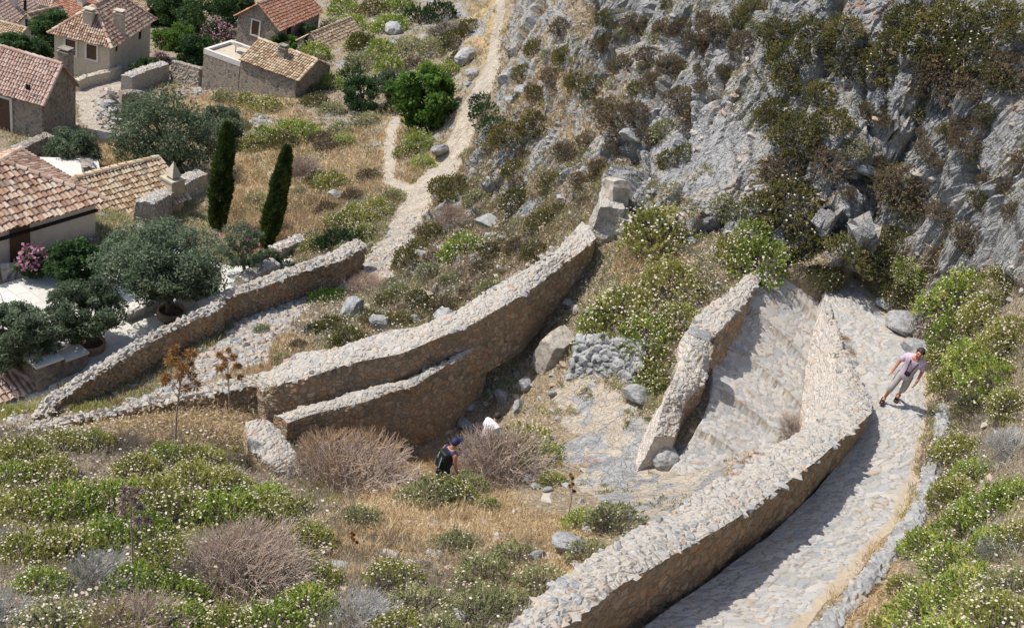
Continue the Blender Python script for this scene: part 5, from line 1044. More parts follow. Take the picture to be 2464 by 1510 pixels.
def cypress(base, top, rpx, seed, label):
    b = P(*base); t = above(b, *top)-b; _, _, w = project(b); r = rpx*w/FPX; rg = np.random.default_rng(seed); root = empty('cypress_tree', tuple(b)); tag(root, label, 'tree', 'cypresses'); n = 15000
    f = rg.random(n)**.85; a = rg.random(n)*6.283; prof = np.interp(f, [0, .06, .2, .45, .7, .9, 1], [.3, .7, .95, 1, .82, .45, .08])
    lump = 1+.34*vnoise(np.c_[np.cos(a)*1.6, np.sin(a)*1.6, f*9]+seed, seed)+.3*vnoise(np.c_[np.cos(a)*4, np.sin(a)*4, f*26]+seed, seed+1); rr = r*prof*lump*(.62+.38*rg.random(n)**.4)
    p = t[None]*f[:, None]+np.c_[np.cos(a)*rr, np.sin(a)*rr, 0*a]; d = unit(np.c_[np.cos(a)*.5, np.sin(a)*.5, np.full(n, 1.)]+rg.normal(size=p.shape)*.3)
    v = np.clip(.35+1.0*(lump-1)+.45*(rg.random(n)-.3), 0, 1); link('crown', blades('crown', p, d, .24, .055, v, VMAT['cypress'], .2, rg), root)
    m = MB(); m.tube([(0, 0, -.3), tuple(t*.5), tuple(t*.97)], [r*.22, r*.12, .02], 7); link('trunk', m.mesh('trunk', VMAT['bark'], True), root)
cypress((522, 552), (549, 300), 21, 571, 'upright dark cypress in front of the large dense olive')
cypress((640, 600), (692, 352), 17.5, 572, 'leaning dark cypress standing nearer the trail')
def planter(u, v, rpx, label):
    p = P(u, v); _, _, w = project(p); r = rpx*w/FPX; root = empty('planter', tuple(p)); tag(root, label, 'planter', 'round stone planters')
    m = MB(); m.lathe([(r*.92, -.1), (r*.98, .1), (r, .22), (r*.97, .3), (r*.86, .3), (r*.84, .18)], (0, 0, 0), 28); m.build('rim', M['planter'], root, True)
    m = MB(); m.lathe([(r*.86, .16), (r*.5, .2), (0.01, .24)], (0, 0, 0), 24); m.build('soil', M['soil'], root, True)
M['planter'] = plain('planter_stone', (.22, .15, .10), (.36, .27, .19), 8); M['soil'] = plain('soil', (.06, .03, .02), (.14, .08, .05), 12)
planter(412, 762, 34, 'round low planter under the biggest terrace olive'); planter(215, 838, 37, 'round low planter under the middle sized olive')
def bench():
    p = P(118, 905); q = P(178, 878); d = unit((q-p)*[1, 1, 0]); root = empty('masonry_bench', tuple(p), math.atan2(d[1], d[0])); tag(root, 'white topped masonry bench at the head of the white steps', 'bench')
    L = np.linalg.norm(q-p)+.3; m = MB(); m.box((L/2, 0, .2), (L, .55, .75)); m.box((-.2, .05, .3), (.75, .8, .95)); m.build('base', M['grey_stone'], root)
    m = MB(); m.box((L/2+.19, 0, .62), (L-.35, .66, .08)); m.box((-.2, .05, .82), (.88, .92, .08)); m.build('slab', M['white'], root)
bench()
t_ = P(120, 862); tb = empty('round_table', tuple(t_)); tag(tb, 'pale round table under the left edge olive', 'table'); m = MB(); m.lathe([(.01, .74), (.62, .74), (.64, .71), (.62, .68), (.01, .68)], (0, 0, 0), 26); m.build('table_top', M['white'], tb, True)
m = MB(); m.lathe([(.28, 0), (.26, .05), (.06, .09), (.05, .68)], (0, 0, 0), 12); m.build('pedestal', M['black'], tb, True)
# ---------------------------------------------------------------- boulders, ruined pier, dry stone wall, kerb
def mat_boulder():
    g = NT('boulder'); c = g.co(); rn = g.noise(c, 2.6, 9, .72); oi = g.n('ObjectInfo').outputs['Random']
    rock = g.ramp(rn, [(.28, (.12, .12, .12)), (.42, (.235, .235, .232)), (.54, (.33, .33, .325)), (.68, (.42, .417, .405)), (.85, (.52, .51, .485))])
    rock = g.mix(g.math('MULTIPLY', g.step(g.noise(c, 1.1, 6, .65), .55, .7), .6), rock, (.48, .38, .28)); return g.out(rock, g.bump(rn, .8, .08))
M['boulder'] = mat_boulder(); M['tanrock'] = plain('tan_rock', (.24, .21, .175), (.48, .43, .365), 5, .9, .7, 8)
def ico(sub):
    import bmesh
    b = bmesh.new(); bmesh.ops.create_icosphere(b, subdivisions=sub, radius=1); V = np.array([v.co for v in b.verts]); F = np.array([[v.index for v in f.verts] for f in b.faces]); b.free(); return V, F
def boulder_mesh(seed, cuts=9, rough=.07):
    rg = np.random.default_rng(seed); V, F = ico(5); V = V*(1+.18*fbm(V*1.2+seed, 3, seed))[:, None]
    for _ in range(cuts):
        n = unit(rg.normal(size=3)); h = .55+.35*rg.random(); d = V@n-h; V = V-np.where(d > 0, d*.88, 0)[:, None]*n
    V = V*(1+rough*fbm(V*4+seed, 4, seed+1)+rough*.8*ridged(V*2+seed, 3, seed+2))[:, None]
    return mesh('boulder', V, F, M['boulder'])
BM = [boulder_mesh(700+i) for i in range(6)]
def boulder(u, v, rx, label, sy=.8, szz=.7, rot=0, tilt=0, i=0, mat=None, sink=.25, name='boulder', z=None):
    p = P(u, v) if z is None else onz(u, v, z); _, _, w = project(p); r = rx*w/FPX; me = BM[i % 6]
    if mat: me = me.copy(); me.materials.clear(); me.materials.append(mat)
    o = link(name, me, None, tuple(p+[0, 0, r*szz*(1-2*sink)]), (tilt, tilt*.4, rot), (r, r*sy, r*szz)); tag(o, label, 'boulder', 'boulders on the slope'); return o
for k, a in enumerate([(1172, 545, 38, 'pale rounded boulder left of the cliff foot above the long wall'), (808, 478, 20, 'small grey boulder on the grassy slope right of the leaning cypress'), (1122, 150, 34, 'broad flat grey boulder beside the upper trail'), (1136, 185, 24, 'blocky grey boulder just under the flat one by the upper trail'), (1127, 207, 12, 'small rock below the blocky boulder beside the trail'),
  (845, 755, 36, 'grey boulder next to the bright yellow green shrub'), (918, 785, 30, 'flat grey rock behind the long wall near the twiggy dome bush'), (1065, 768, 34, 'wide grey rock touching the back of the long wall'), (996, 772, 14, 'little pale rock between two bushes behind the long wall'), (945, 82, 34, 'rock outcrop with a flat slate face high on the flowering slope'),
  (1290, 1175, 14, 'small white stone by the dry grass below the twiggy bush'), (1270, 1160, 16, 'grey stone left of the small white stone'), (1320, 1180, 16, 'rounded grey stone at the edge of the rock hollow'), (1380, 1325, 58, 'flat grey bedrock slab left of the parapet'), (1290, 1345, 24, 'rounded grey rock beside the flat bedrock slab'), (1100, 1495, 36, 'grey rock at the bottom edge among green scrub'),
  (1370, 735, 18, 'shaded stone at the foot of the long wall'), (1385, 752, 12, 'little stone beside the shaded one'), (1210, 960, 24, 'block in shadow beneath the retaining wall'), (1245, 985, 22, 'squarish block on the lower track, half in sun'), (1160, 925, 16, 'dark fallen stone in the ditch, upper one'), (1130, 985, 16, 'dark fallen stone in the ditch, lower one'), (1120, 1030, 24, 'big dark stone just behind the hikers'), (1260, 935, 30, 'broad pale block at the edge of the rock hollow'), (1330, 950, 14, 'small pale stone in the rock hollow'),
  (1590, 1020, 26, 'grey bedrock bump at the foot of the pale stepped wall'), (1530, 960, 40, 'grey bedrock rib beside the dry stone wall'), (1595, 1110, 44, 'wide rock ledge at the bottom of the pale stepped wall'), (1545, 845, 20, 'little grey rock under the flowering bushes'), (1010, 620, 18, 'grey rock on the slope edge of the cobbled track'), (1225, 250, 20, 'grey rock at the cliff foot by the trail'), (1258, 225, 26, 'pale rock on the cliff foot above the trail')]):
    u, v, r, lab = a; boulder(u, v, r, lab, .6+.35*random.random(), .55+.25*random.random(), random.random()*6.28, .25*random.random(), k)
boulder(1060, 372, 32, 'long tilted grey boulder with shaded side standing on the trail', .5, .55, 1.0, .2, 1, None, .15)
boulder(1515, 350, 40, 'jutting slab roofing the dark hollow in the cliff', .7, .38, .8, .25, 2, None, -.3)
boulder(2082, 428, 46, 'overhanging grey rock lip with a dark slit below it', .6, .42, .5, .2, 3, None, .0)
for k, (u, v, r, lab) in enumerate([(2172, 790, 50, 'smooth blue grey bedrock hump where the path bends'), (2200, 850, 46, 'smooth blue grey bedrock hump behind the walking man'), (2130, 735, 26, 'pale bedrock knob at the top of the path bend')]):
    boulder(u, v, r, lab, .85, .6, k+.4, .2, k+3, None, .35)
def slab_rock():
    V, F = ico(5); V = V.copy()
    for n, h in [((0, -.12, 1), .42), ((.15, -1, .12), .5), ((1, -.1, .1), .62), ((-1, .05, .25), .6), ((.7, -.7, .0), .62), ((-.6, -.75, .1), .6), ((0, 1, .3), .6), ((-.5, .2, .85), .62)]:
        n = unit(np.array(n, float)); d = V@n-h; V = V-np.where(d > 0, d*.94, 0)[:, None]*n
    V = V*[1.15, .95, 1.5]; V = V*(1+.06*fbm(V*3, 4, 5))[:, None]+.03*np.c_[fbm(V*5, 3, 6), fbm(V*5, 3, 7), fbm(V*5, 3, 8)]
    return mesh('boulder', V, F, M['tanrock'])
def special_rock():
    p = P(1340, 860); o = link('boulder', slab_rock(), None, tuple(p+[-.05, .1, .2]), (.1, -.12, .95), (.68, .68, .74)); tag(o, 'massive tan topped boulder with shaded front, at the end of the dry stone wall', 'boulder', 'boulders on the slope'); 
special_rock()
def dry_stone():
    rg = np.random.default_rng(751); a = P(1372, 905); b = P(1530, 925); pts = []; sz_ = []
    for jj in range(14):
        j = jj % 7; back = .2*(jj//7)
        for i in range(15):
            f = (i+.5*(j % 2)+rg.normal()*.12)/15; p = a+(b-a)*f+[0, 0, j*.165+rg.normal()*.02]; p[1] += .05*j+rg.normal()*.03+.25*math.sin(f*3.1)+back; pts.append(p); sz_.append(.125+.035*rg.random())
    o = link('dry_stone_wall', rocks_mesh('dry_stone_wall', np.array(pts), np.array(sz_)*1.06, rg, M['boulder'], .8, .12)); tag(o, 'dry stone wall of rounded grey stones below the flowering bushes', 'wall')
dry_stone()
def pier():
    z = -13.9; a = onz(1440, 600, z); root = empty('ruined_pier', tuple(a), .35); tag(root, 'ruined masonry pier with a leaning slab at the upper end of the long wall', 'ruin')
    def rough(name, c, s, rz, rx, mat, seed, lam=0):
        V = []; n = 14; g = np.linspace(-.5, .5, n); F = []; k = 0
        for ax in range(3):
            for sg in (-.5, .5):
                uu, vv = np.meshgrid(g, g); q = np.zeros((n*n, 3)); q[:, ax] = sg; q[:, (ax+1) % 3] = uu.ravel(); q[:, (ax+2) % 3] = vv.ravel(); V.append(q); ii = np.arange(n*n).reshape(n, n)+k
                f = np.stack([ii[:-1, :-1], ii[:-1, 1:], ii[1:, 1:], ii[1:, :-1]], -1).reshape(-1, 4); F.append(f if sg > 0 else f[:, ::-1]); k += n*n
        V = np.concatenate(V)*np.array(s); d = np.c_[fbm(V*2.2+seed, 3, seed), fbm(V*2.2+seed, 3, seed+1), fbm(V*2.2+seed, 3, seed+2)]*.13
        if lam: d[:, :2] += (.05*np.sign(np.sin(V[:, 2:3]*38+3*fbm(V*3, 2, seed)[:, None])))*unit(V[:, :2]+1e-6)
        o = link(name, mesh(name, V+d, np.concatenate(F), mat), root, c, (rx, 0, rz)); return o
    rough('base', (.42, .12, .35), (1.35, .75, 1.9), -.5, 0, M['crest'], 761, 1)
    rough('pillar', (.1, .35, .95), (.75, .8, 1.3), -.2, .08, M['crest'], 762)
    rough('leaning_slab', (.32, .62, 1.45), (.62, .7, 1.35), .25, -.28, M['tanrock'], 763)
pier()
kp = [(2048, 650), (2140, 735), (2190, 795), (2248, 890), (2258, 980), (2236, 1100), (2192, 1240), (2107, 1345), (1975, 1500), (1850, 1650)]
kz = [-12.0, -12.05, -12.05, -12.05, -11.95, -11.8, -11.6, -11.35, -11.1, -10.9]
kq = np.array([onz(u, v, z) for (u, v), z in zip(kp, kz)])[4:]
_t = unit(np.gradient(kq, axis=0)*[1, 1, 0]); _s = np.c_[_t[:, 1], -_t[:, 0], 0*_t[:, 0]]
wall('kerb', kq+_s*.02+[0, 0, .1], kq-_s*.26+[0, 0, .14], list(kq[:, 2]-LIFT-.6), M['drystone'], M['boulder'], 'row of pale kerb stones along the outer edge of the cobbled path', .05, .05, .05, .06, 771, None, 'kerb')
flat = link('flat_stone', BM[4], None, tuple(onz(1682, 803, -12.33)), (.05, .1, .4), (.33, .28, .07)); tag(flat, 'flat grey stone lying on the pale stepped wall', 'stone')
# ---------------------------------------------------------------- tall dead stalks and dried fennel
def stalk(base, top, label, seed, umb=9, ur=.16, col='rust', r=.022, spread=.45):
    b = P(*base); t = above(b, *top)-b; rg = np.random.default_rng(seed); root = empty('dead_stalk', tuple(b)); tag(root, label, 'dead plant', 'tall dead fennel stalks'); m = MB()
    L = np.linalg.norm(t); m.tube([(0, 0, -.2), tuple(t*.4+rg.normal(size=3)*.02), tuple(t*.75+rg.normal(size=3)*.03), tuple(t)], [r*1.4, r*1.1, r*.8, r*.5], 6); U = []; 
    for k in range(umb):
        f = .62+.38*k/(umb-1); a = k*2.4+rg.random(); s = spread*L*(.12+.35*(1-f)+.12*rg.random()); e = t*f+np.array([math.cos(a)*s, math.sin(a)*s, s*.55+.05]); m.tube([tuple(t*(f-.08)), tuple(t*f*.5+e*.5-[0, 0, .03]), tuple(e)], [r*.5, r*.35, r*.2], 4); U.append(e)
    m.build('stem', M['stem'], root); P0 = []; D = []
    for e in U:
        n = 130; d = unit(rg.normal(size=(n, 3))+[0, 0, .3]); P0.append(e+d*ur*.35*rg.random((n, 1))); D.append(d)
    P0 = np.concatenate(P0); D = np.concatenate(D); link('umbels', blades('umbels', P0, D, ur*.8, .018, rg.random(len(P0)), VMAT[col], .4, rg), root)
M['stem'] = plain('pale_stem', (.24, .16, .13), (.44, .33, .28), 14)
stalk((421, 1078), (436, 862), 'tall dead stalk with wide rust coloured umbels in front of the winding wall', 801, 15, .17)
stalk((556, 1010), (548, 862), 'second dead stalk, thinner and darker, just right of the tallest one', 802, 12, .12, 'rust', .016)
stalk((322, 1400), (316, 1190), 'brown dead stalk rising from the green shrubs in the left foreground', 803, 10, .10, 'twig_red', .014, .35)
stalk((1368, 1250), (1374, 1152), 'thin dark dead stalk standing at the edge of the rock hollow', 804, 5, .05, 'rust', .014, .15)
stalk((1050, 1150), (1068, 1085), 'bare twig standing in front of the hiker with the backpack', 805, 5, .03, 'straw', .008, .4)
stalk((850, 1350), (850, 1290), 'small dry stalk at the near edge of the clearing', 806, 5, .04, 'rust', .008, .3)
proto('rust_tuft', lambda s: (blades('dry_fennel', np.random.default_rng(830+s).normal(size=(1400, 3))*[.4, .4, .22]+[0, 0, .3], unit(np.random.default_rng(840+s).normal(size=(1400, 3))+[0, 0, .5]), .2, .018, np.random.default_rng(850+s).random(1400)*.75, VMAT['straw'], .8), []), 2)
for u, v, r in [(300, 1030, 50), (350, 1010, 48), (400, 1000, 46), (470, 1010, 50), (520, 1020, 56), (560, 1030, 56), (585, 1000, 50), (530, 985, 50), (450, 985, 40), (620, 980, 30), (380, 1040, 44)]:
    put('rust_tuft', u, v+r*.6, r*1.3, None, None, 'dry plant', 'dried fennel tangle', 'tawny tangle of dried fennel')
for u, v, r in [(960, 1180, 60), (1000, 1200, 66), (1100, 1230, 70), (1180, 1190, 46), (1050, 1185, 55), (890, 1220, 50), (950, 1270, 60), (880, 1310, 60), (1110, 1270, 60), (860, 1370, 50)]:
    put('straw', u, v+r*.3, r*1.1, None, None, 'grass', 'dry grass tufts', 'tuft of dry golden grass')
for u, v, z, r in [(1800, 1120, -10.65, 30), (1770, 1150, -10.55, 26), (1830, 1100, -10.75, 28), (1905, 1082, -10.95, 24), (1545, 1290, -10.1, 26), (1680, 1215, -10.35, 18), (1720, 1200, -10.4, 20), (2035, 815, -11.85, 18), (2050, 850, -11.85, 16), (1480, 1370, -9.95, 14)]:
    put('weed', u, v, r, None, None, 'weed', 'weeds on the parapet', 'tuft of dry brown weed', loc=onz(u, v, z))
# ---------------------------------------------------------------- people
def skinmat(n, c): return plain(n, tuple(x*.88 for x in c), tuple(min(1, x*1.1) for x in c), 20, .6, .1)
M['skin'] = skinmat('skin', (.42, .19, .115)); M['hair'] = skinmat('hair', (.035, .028, .024)); M['shirt'] = skinmat('lilac_shirt', (.50, .39, .47)); M['trousers'] = skinmat('pale_trousers', (.36, .33, .30)); M['navy'] = skinmat('navy_cloth', (.018, .022, .07)); M['blackcloth'] = skinmat('black_cloth', (.014, .014, .017)); M['whitecloth'] = skinmat('white_cloth', (.74, .75, .78)); M['sandal'] = skinmat('sandal', (.05, .035, .03)); M['teal'] = skinmat('teal_trim', (.22, .42, .42))
def skinned(name, nodes, edges, mat, parent, sub=2, root=0):
    """nodes: (x,y,z,r) ; one continuous skinned surface"""
    me = bpy.data.meshes.new(name); me.from_pydata([n[:3] for n in nodes], edges, []); o = link(name, me, parent); me.materials.append(mat)
    s = o.modifiers.new('skin', 'SKIN'); s.use_smooth_shade = True
    for i, n in enumerate(nodes):
        r = n[3:5] if len(n) > 4 else (n[3], n[3]); me.skin_vertices[0].data[i].radius = r
    me.skin_vertices[0].data[root].use_root = True
    m = o.modifiers.new('smooth', 'SUBSURF'); m.levels = sub; m.render_levels = sub
    dg = bpy.context.evaluated_depsgraph_get(); me2 = bpy.data.meshes.new_from_object(o.evaluated_get(dg)); o.modifiers.clear(); o.data = me2; me2.name = name
    me2.polygons.foreach_set('use_smooth', np.ones(len(me2.polygons), bool)); return o
def ball(m, c, r, n=14):
    r = np.array(r) if not np.isscalar(r) else np.full(3, r); th = np.linspace(0, math.pi, 9); m.lathe([(math.sin(t), -math.cos(t)) for t in th], (0, 0, 0), n); m.V[-1] = m.V[-1]*r+np.array(c); return m
def hand(nodes, edges, wrist, wi, d, s, thumb):
    """palm and five bent fingers grown from the wrist vertex; d: direction the hand hangs, s: side of the thumb"""
    d = unit(np.array(d, float)); s = unit(np.array(s, float)-d*(np.array(s)@d)); f = np.cross(d, s); w = np.array(wrist); k = len(nodes)
    pal = w+d*.055; nodes.append((*pal, .03, .018)); edges.append((wi, k)); pk = k
    for j in range(4):
        off = s*(.026-.0175*j); L = (.070, .078, .072, .056)[j]; a = pal+d*.042+off; b = a+d*L*.5+f*.012; c = b+d*L*.35+f*.03; i = len(nodes)
        nodes.extend([(*a, .0095), (*b, .0085), (*c, .007)]); edges.extend([(pk, i), (i, i+1), (i+1, i+2)])
    a = w+d*.03+s*.032; b = a+d*.03+s*.022+f*.01; c = b+d*.028+f*.012; i = len(nodes); nodes.extend([(*a, .011), (*b, .0095), (*c, .008)]); edges.extend([(wi, i), (i, i+1), (i+1, i+2)])
def head_parts(root, c, yaw, nod, hair='cap', r=.1):
    """features on a head centred at c; faces local -y before the yaw"""
    g = empty('x', (0, 0, 0)); bpy.data.objects.remove(g)
    Rz = np.array(Matrix.Rotation(yaw, 3, 'Z') @ Matrix.Rotation(nod, 3, 'X')); T = lambda p: tuple(np.array(c)+Rz@np.array(p))
    return T, Rz
def man(loc, yaw):
    root = empty('person', tuple(loc), yaw); root.rotation_euler = (.06, .07, yaw); tag(root, 'man in a lilac shirt and pale rolled trousers with a camera, striding along the path', 'person')
    # local frame: the man faces -y, his right is -x; mid-stride, leaning forward
    N = [(0, .02, .93, .135, .10), (0, -.01, 1.08, .145, .105), (0, -.05, 1.25, .165, .11), (0, -.09, 1.40, .15, .095), (0, -.125, 1.49, .058, .058), (0, -.16, 1.56, .062, .068), (0, -.185, 1.635, .080, .098), (0, -.19, 1.71, .066, .082)]
    Ed = [(i, i+1) for i in range(7)]
    def limb(st, pts):
        p = st
        for q in pts: N.append(q); Ed.append((p, len(N)-1)); p = len(N)-1
        return p
    r1 = limb(0, [(-.10, .01, .86, .095), (-.13, -.14, .50, .065), (-.13, -.10, .30, .052), (-.13, -.06, .09, .036), (-.135, -.13, .045, .036), (-.14, -.24, .035, .028)])
    r2 = limb(0, [(.10, .04, .86, .095), (.13, .06, .49, .065), (.13, .20, .30, .052), (.13, .33, .16, .036), (.135, .28, .075, .036), (.14, .20, .02, .028)])
    a1 = limb(3, [(-.195, -.08, 1.41, .062), (-.27, -.01, 1.16, .044), (-.29, -.06, .96, .033), (-.295, -.09, .90, .027)]); hand(N, Ed, N[a1][:3], a1, (-.02, -.25, -1), (.1, -1, -.1), 1)
    a2 = limb(3, [(.195, -.09, 1.41, .062), (.27, .0, 1.16, .044), (.28, -.10, .96, .033), (.28, -.14, .90, .027)]); hand(N, Ed, N[a2][:3], a2, (.02, -.3, -1), (-.1, -1, -.1), 1)
    skinned('body', N, Ed, M['skin'], root)
    m = MB(); ball(m, (0, -.285, 1.635), (.016, .022, .024)); ball(m, (-.085, -.185, 1.64), (.014, .026, .034)); ball(m, (.085, -.185, 1.64), (.014, .026, .034)); m.build('face_relief', M['skin'], root, True)
    m = MB(); ball(m, (-.032, -.268, 1.665), (.013, .01, .008)); ball(m, (.032, -.268, 1.665), (.013, .01, .008)); m.build('eyes', M['hair'], root, True)
    m = MB(); ball(m, (0, -.275, 1.59), (.026, .008, .006)); m.build('mouth', M['sandal'], root, True)
    V, F = ico(4); V = V*[.095, .118, .115]*(1+.08*fbm(V*5, 3, 5))[:, None]; keep = (V[:, 1] > -.045-.9*np.minimum(0, V[:, 2])) | (V[:, 2] > .05); F2 = F[keep[F].all(1)]
    link('hair', mesh('hair', V+[0, -.17, 1.68], F2, M['hair'], smooth=True), root)
    S2 = [(0, .02, .72, .18, .15), (0, 0, .95, .18, .15), (0, -.04, 1.2, .182, .15), (0, -.085, 1.39, .172, .14), (0, -.12, 1.50, .098, .095), (-.195, -.08, 1.40, .085), (-.262, -.02, 1.17, .08), (.195, -.09, 1.40, .085), (.262, -.02, 1.17, .08)]
    skinned('shirt', S2, [(0, 1), (1, 2), (2, 3), (3, 4), (3, 5), (5, 6), (3, 7), (7, 8)], M['shirt'], root)
    T2 = [(0, .02, .93, .15, .115), (-.10, 0, .84, .108), (-.132, -.145, .50, .084), (-.132, -.105, .32, .076), (.10, .04, .84, .108), (.132, .06, .49, .084), (.132, .18, .33, .076)]
    skinned('trousers', T2, [(0, 1), (1, 2), (2, 3), (0, 4), (4, 5), (5, 6)], M['trousers'], root)
    for x, y, z, rx in ((-.137, -.15, .012, 0), (.137, .27, .045, .35)):
        m = MB(); m.box((0, 0, 0), (.095, .27, .025)); m.box((0, -.06, .05), (.1, .035, .06)); m.box((0, .06, .05), (.1, .03, .06)); q = m.build('sandal', M['sandal'], root); q.location = (x, y, z); q.rotation_euler = (rx, 0, 0)
    m = MB(); m.tube([(-.07, -.02, 1.47), (-.09, -.2, 1.38), (-.05, -.24, 1.12)], .012); m.tube([(.07, -.02, 1.47), (.09, -.2, 1.38), (.05, -.24, 1.12)], .012); m.build('camera_strap', M['blackcloth'], root)
    k = empty('camera', tuple(root.matrix_basis @ Vector((0, -.23, 1.08)))); bpy.data.objects.remove(k)
    m = MB(); m.box((0, -.26, 1.07), (.13, .06, .085)); m.lathe([(.035, 0), (.035, .06), (.001, .06)], (0, 0, 0), 12); V = m.V[-1]; m.V[-1] = np.c_[V[:, 0], -V[:, 2]-.285, V[:, 1]+1.07]; o = m.build('hand_camera', M['blackcloth'], None); o.matrix_world = root.matrix_basis.copy(); tag(o, 'small black camera hanging on the chest of the man in lilac', 'camera')
    return root
def hiker(loc, yaw, label, shirt, shorts, lean=.16, cap=None, pack=False, hair=True, sleeve=False):
    root = empty('person', tuple(loc), yaw); tag(root, label, 'person'); L = lean
    N = [(0, .0, .93, .135, .10), (0, -L*.4, 1.08, .14, .10), (0, -L*1.0, 1.25, .155, .105), (0, -L*1.6, 1.39, .14, .09), (0, -L*2.0, 1.47, .056, .056), (0, -L*2.3-.02, 1.535, .06, .066), (0, -L*2.5-.04, 1.605, .078, .095), (0, -L*2.6-.045, 1.675, .064, .08)]
    Ed = [(i, i+1) for i in range(7)]
    def limb(st, pts):
        p = st
        for q in pts: N.append(q); Ed.append((p, len(N)-1)); p = len(N)-1
        return p
    limb(0, [(-.10, 0, .86, .095), (-.11, -.12, .50, .066), (-.11, -.02, .28, .055), (-.11, .03, .08, .038), (-.115, -.06, .04, .038), (-.12, -.17, .03, .03)]); limb(0, [(.10, 0, .86, .095), (.11, .02, .50, .066), (.11, .16, .30, .055), (.11, .24, .12, .038), (.115, .18, .05, .038), (.12, .1, .02, .03)])
    y = -L*1.6
    a1 = limb(3, [(-.19, y, 1.395, .064), (-.25, y-.02, 1.13, .046), (-.25, y-.12, .93, .034), (-.25, y-.15, .87, .027)]); hand(N, Ed, N[a1][:3], a1, (0, -.3, -1), (.1, -1, -.1), 1)
    a2 = limb(3, [(.19, y, 1.395, .064), (.25, y+.03, 1.13, .046), (.25, y-.06, .93, .034), (.25, y-.09, .87, .027)]); hand(N, Ed, N[a2][:3], a2, (0, -.3, -1), (-.1, -1, -.1), 1)
    bd = skinned('body', N, Ed, M['skin'], root); bd.data.materials.append(shirt); bd.data.materials.append(shorts)
    for p in bd.data.polygons:
        c = p.center
        if .93 < c.z < 1.46 and abs(c.x) < .18: p.material_index = 1
        elif .80 < c.z <= .93 and abs(c.x) < .2: p.material_index = 2
    hy = -L*2.5-.045
    m = MB(); ball(m, (0, hy-.1, 1.605), (.016, .022, .024)); ball(m, (-.082, hy, 1.61), (.013, .025, .033)); ball(m, (.082, hy, 1.61), (.013, .025, .033)); m.build('face_relief', M['skin'], root, True)
    m = MB(); ball(m, (-.031, hy-.084, 1.632), (.012, .01, .008)); ball(m, (.031, hy-.084, 1.632), (.012, .01, .008)); m.build('eyes', M['hair'], root, True)
    S2 = [(0, -L*.1, .76, .17, .14), (0, -L*.4, 1.04, .17, .14), (0, -L, 1.25, .178, .145), (0, -L*1.6, 1.41, .18, .138), (0, -L*2.0, 1.51, .10, .095)]; E2 = [(0, 1), (1, 2), (2, 3), (3, 4)]
    if not sleeve: S2 += [(-.15, y, 1.415, .10, .11), (.15, y, 1.415, .10, .11)]; E2 += [(3, 5), (3, 6)]
    if sleeve: S2 += [(-.195, y, 1.405, .09), (-.245, y, 1.15, .08), (.195, y, 1.405, .09), (.245, y+.02, 1.15, .08)]; E2 += [(3, 5), (5, 6), (3, 7), (7, 8)]
    skinned('shirt', S2, E2, shirt, root)
    for c_ in ((-.115, -.085, .045), (.115, .16, .06)): m = MB(); ball(m, c_, (.052, .14, .052)); m.build('shoe', M['sandal'], root, True)
    skinned('shorts', [(0, 0, 1.02, .15, .12), (0, 0, .90, .158, .128), (-.10, 0, .80, .112), (-.112, -.1, .56, .10), (.10, 0, .80, .112), (.112, .01, .56, .10)], [(0, 1), (1, 2), (2, 3), (1, 4), (4, 5)], shorts, root)
    V, F = ico(4); V = V*[.092, .112, .10]; H0 = np.array([0, hy+.005, 1.645])
    if cap: 
        f = F[(V[F][:, :, 2] > -.02).all(1)]; link('cap', mesh('cap', V*1.06+H0, f, cap, smooth=True), root); m = MB(); m.box((0, hy-.13, 1.665), (.13, .12, .012)); m.build('cap_peak', cap, root)
        f = F[((V[F][:, :, 1] > .0) & (V[F][:, :, 2] > -.08)).all(1)]; link('hair', mesh('hair', V*1.02+H0, f, M['hair'], smooth=True), root)
    else:
        f = F[((V[F][:, :, 1] > -.03) | (V[F][:, :, 2] > .045)).all(1)]; link('hair', mesh('hair', V*1.05+H0, f, M['hair'], smooth=True), root)
    if pack:
        pk = empty('backpack', tuple(root.matrix_basis @ Vector((0, .12-L*.8, 1.2))), yaw); pk.rotation_euler = (math.atan(L*1.3), 0, yaw); tag(pk, 'black backpack with pale teal trim on the back of the hiker in a cap', 'backpack')
        import bmesh
        b = bmesh.new(); bmesh.ops.create_cube(b, size=1); bmesh.ops.scale(b, vec=(.3, .19, .46), verts=b.verts); bmesh.ops.bevel(b, geom=b.edges[:], offset=.06, segments=3, affect='EDGES', profile=.6); me = bpy.data.meshes.new('bag'); b.to_mesh(me); b.free(); me.materials.append(M['blackcloth']); link('bag', me, pk)
        m = MB(); m.box((0, .1, -.1), (.2, .07, .2)); m.build('pocket', M['blackcloth'], pk)
        m = MB(); m.box((-.07, .137, -.02), (.018, .012, .3)); m.box((.09, .1, .05), (.018, .012, .24)); m.build('trim', M['teal'], pk)
        m = MB()
        for sx in (-.1, .1): m.tube([(sx, -.08, .2), (sx, -.2, .24), (sx, -.31, .12), (sx, -.3, -.1), (sx*1.2, -.1, -.2)], .018)
        m.build('straps', M['blackcloth'], pk)
    return root
mp = onz(2138, 966, -12.0); man(mp, math.radians(-22))
hp = P(1052, 1192); hiker(hp, math.radians(134), 'hiker in navy vest and blue cap walking under the retaining wall', M['navy'], M['blackcloth'], .05, M['navy'], True)
h2 = P(1150, 1118); hiker(h2, math.radians(140), 'stooping hiker in white shirt mostly hidden behind the tangled bush', M['whitecloth'], M['navy'], .1, None, False, True, True)
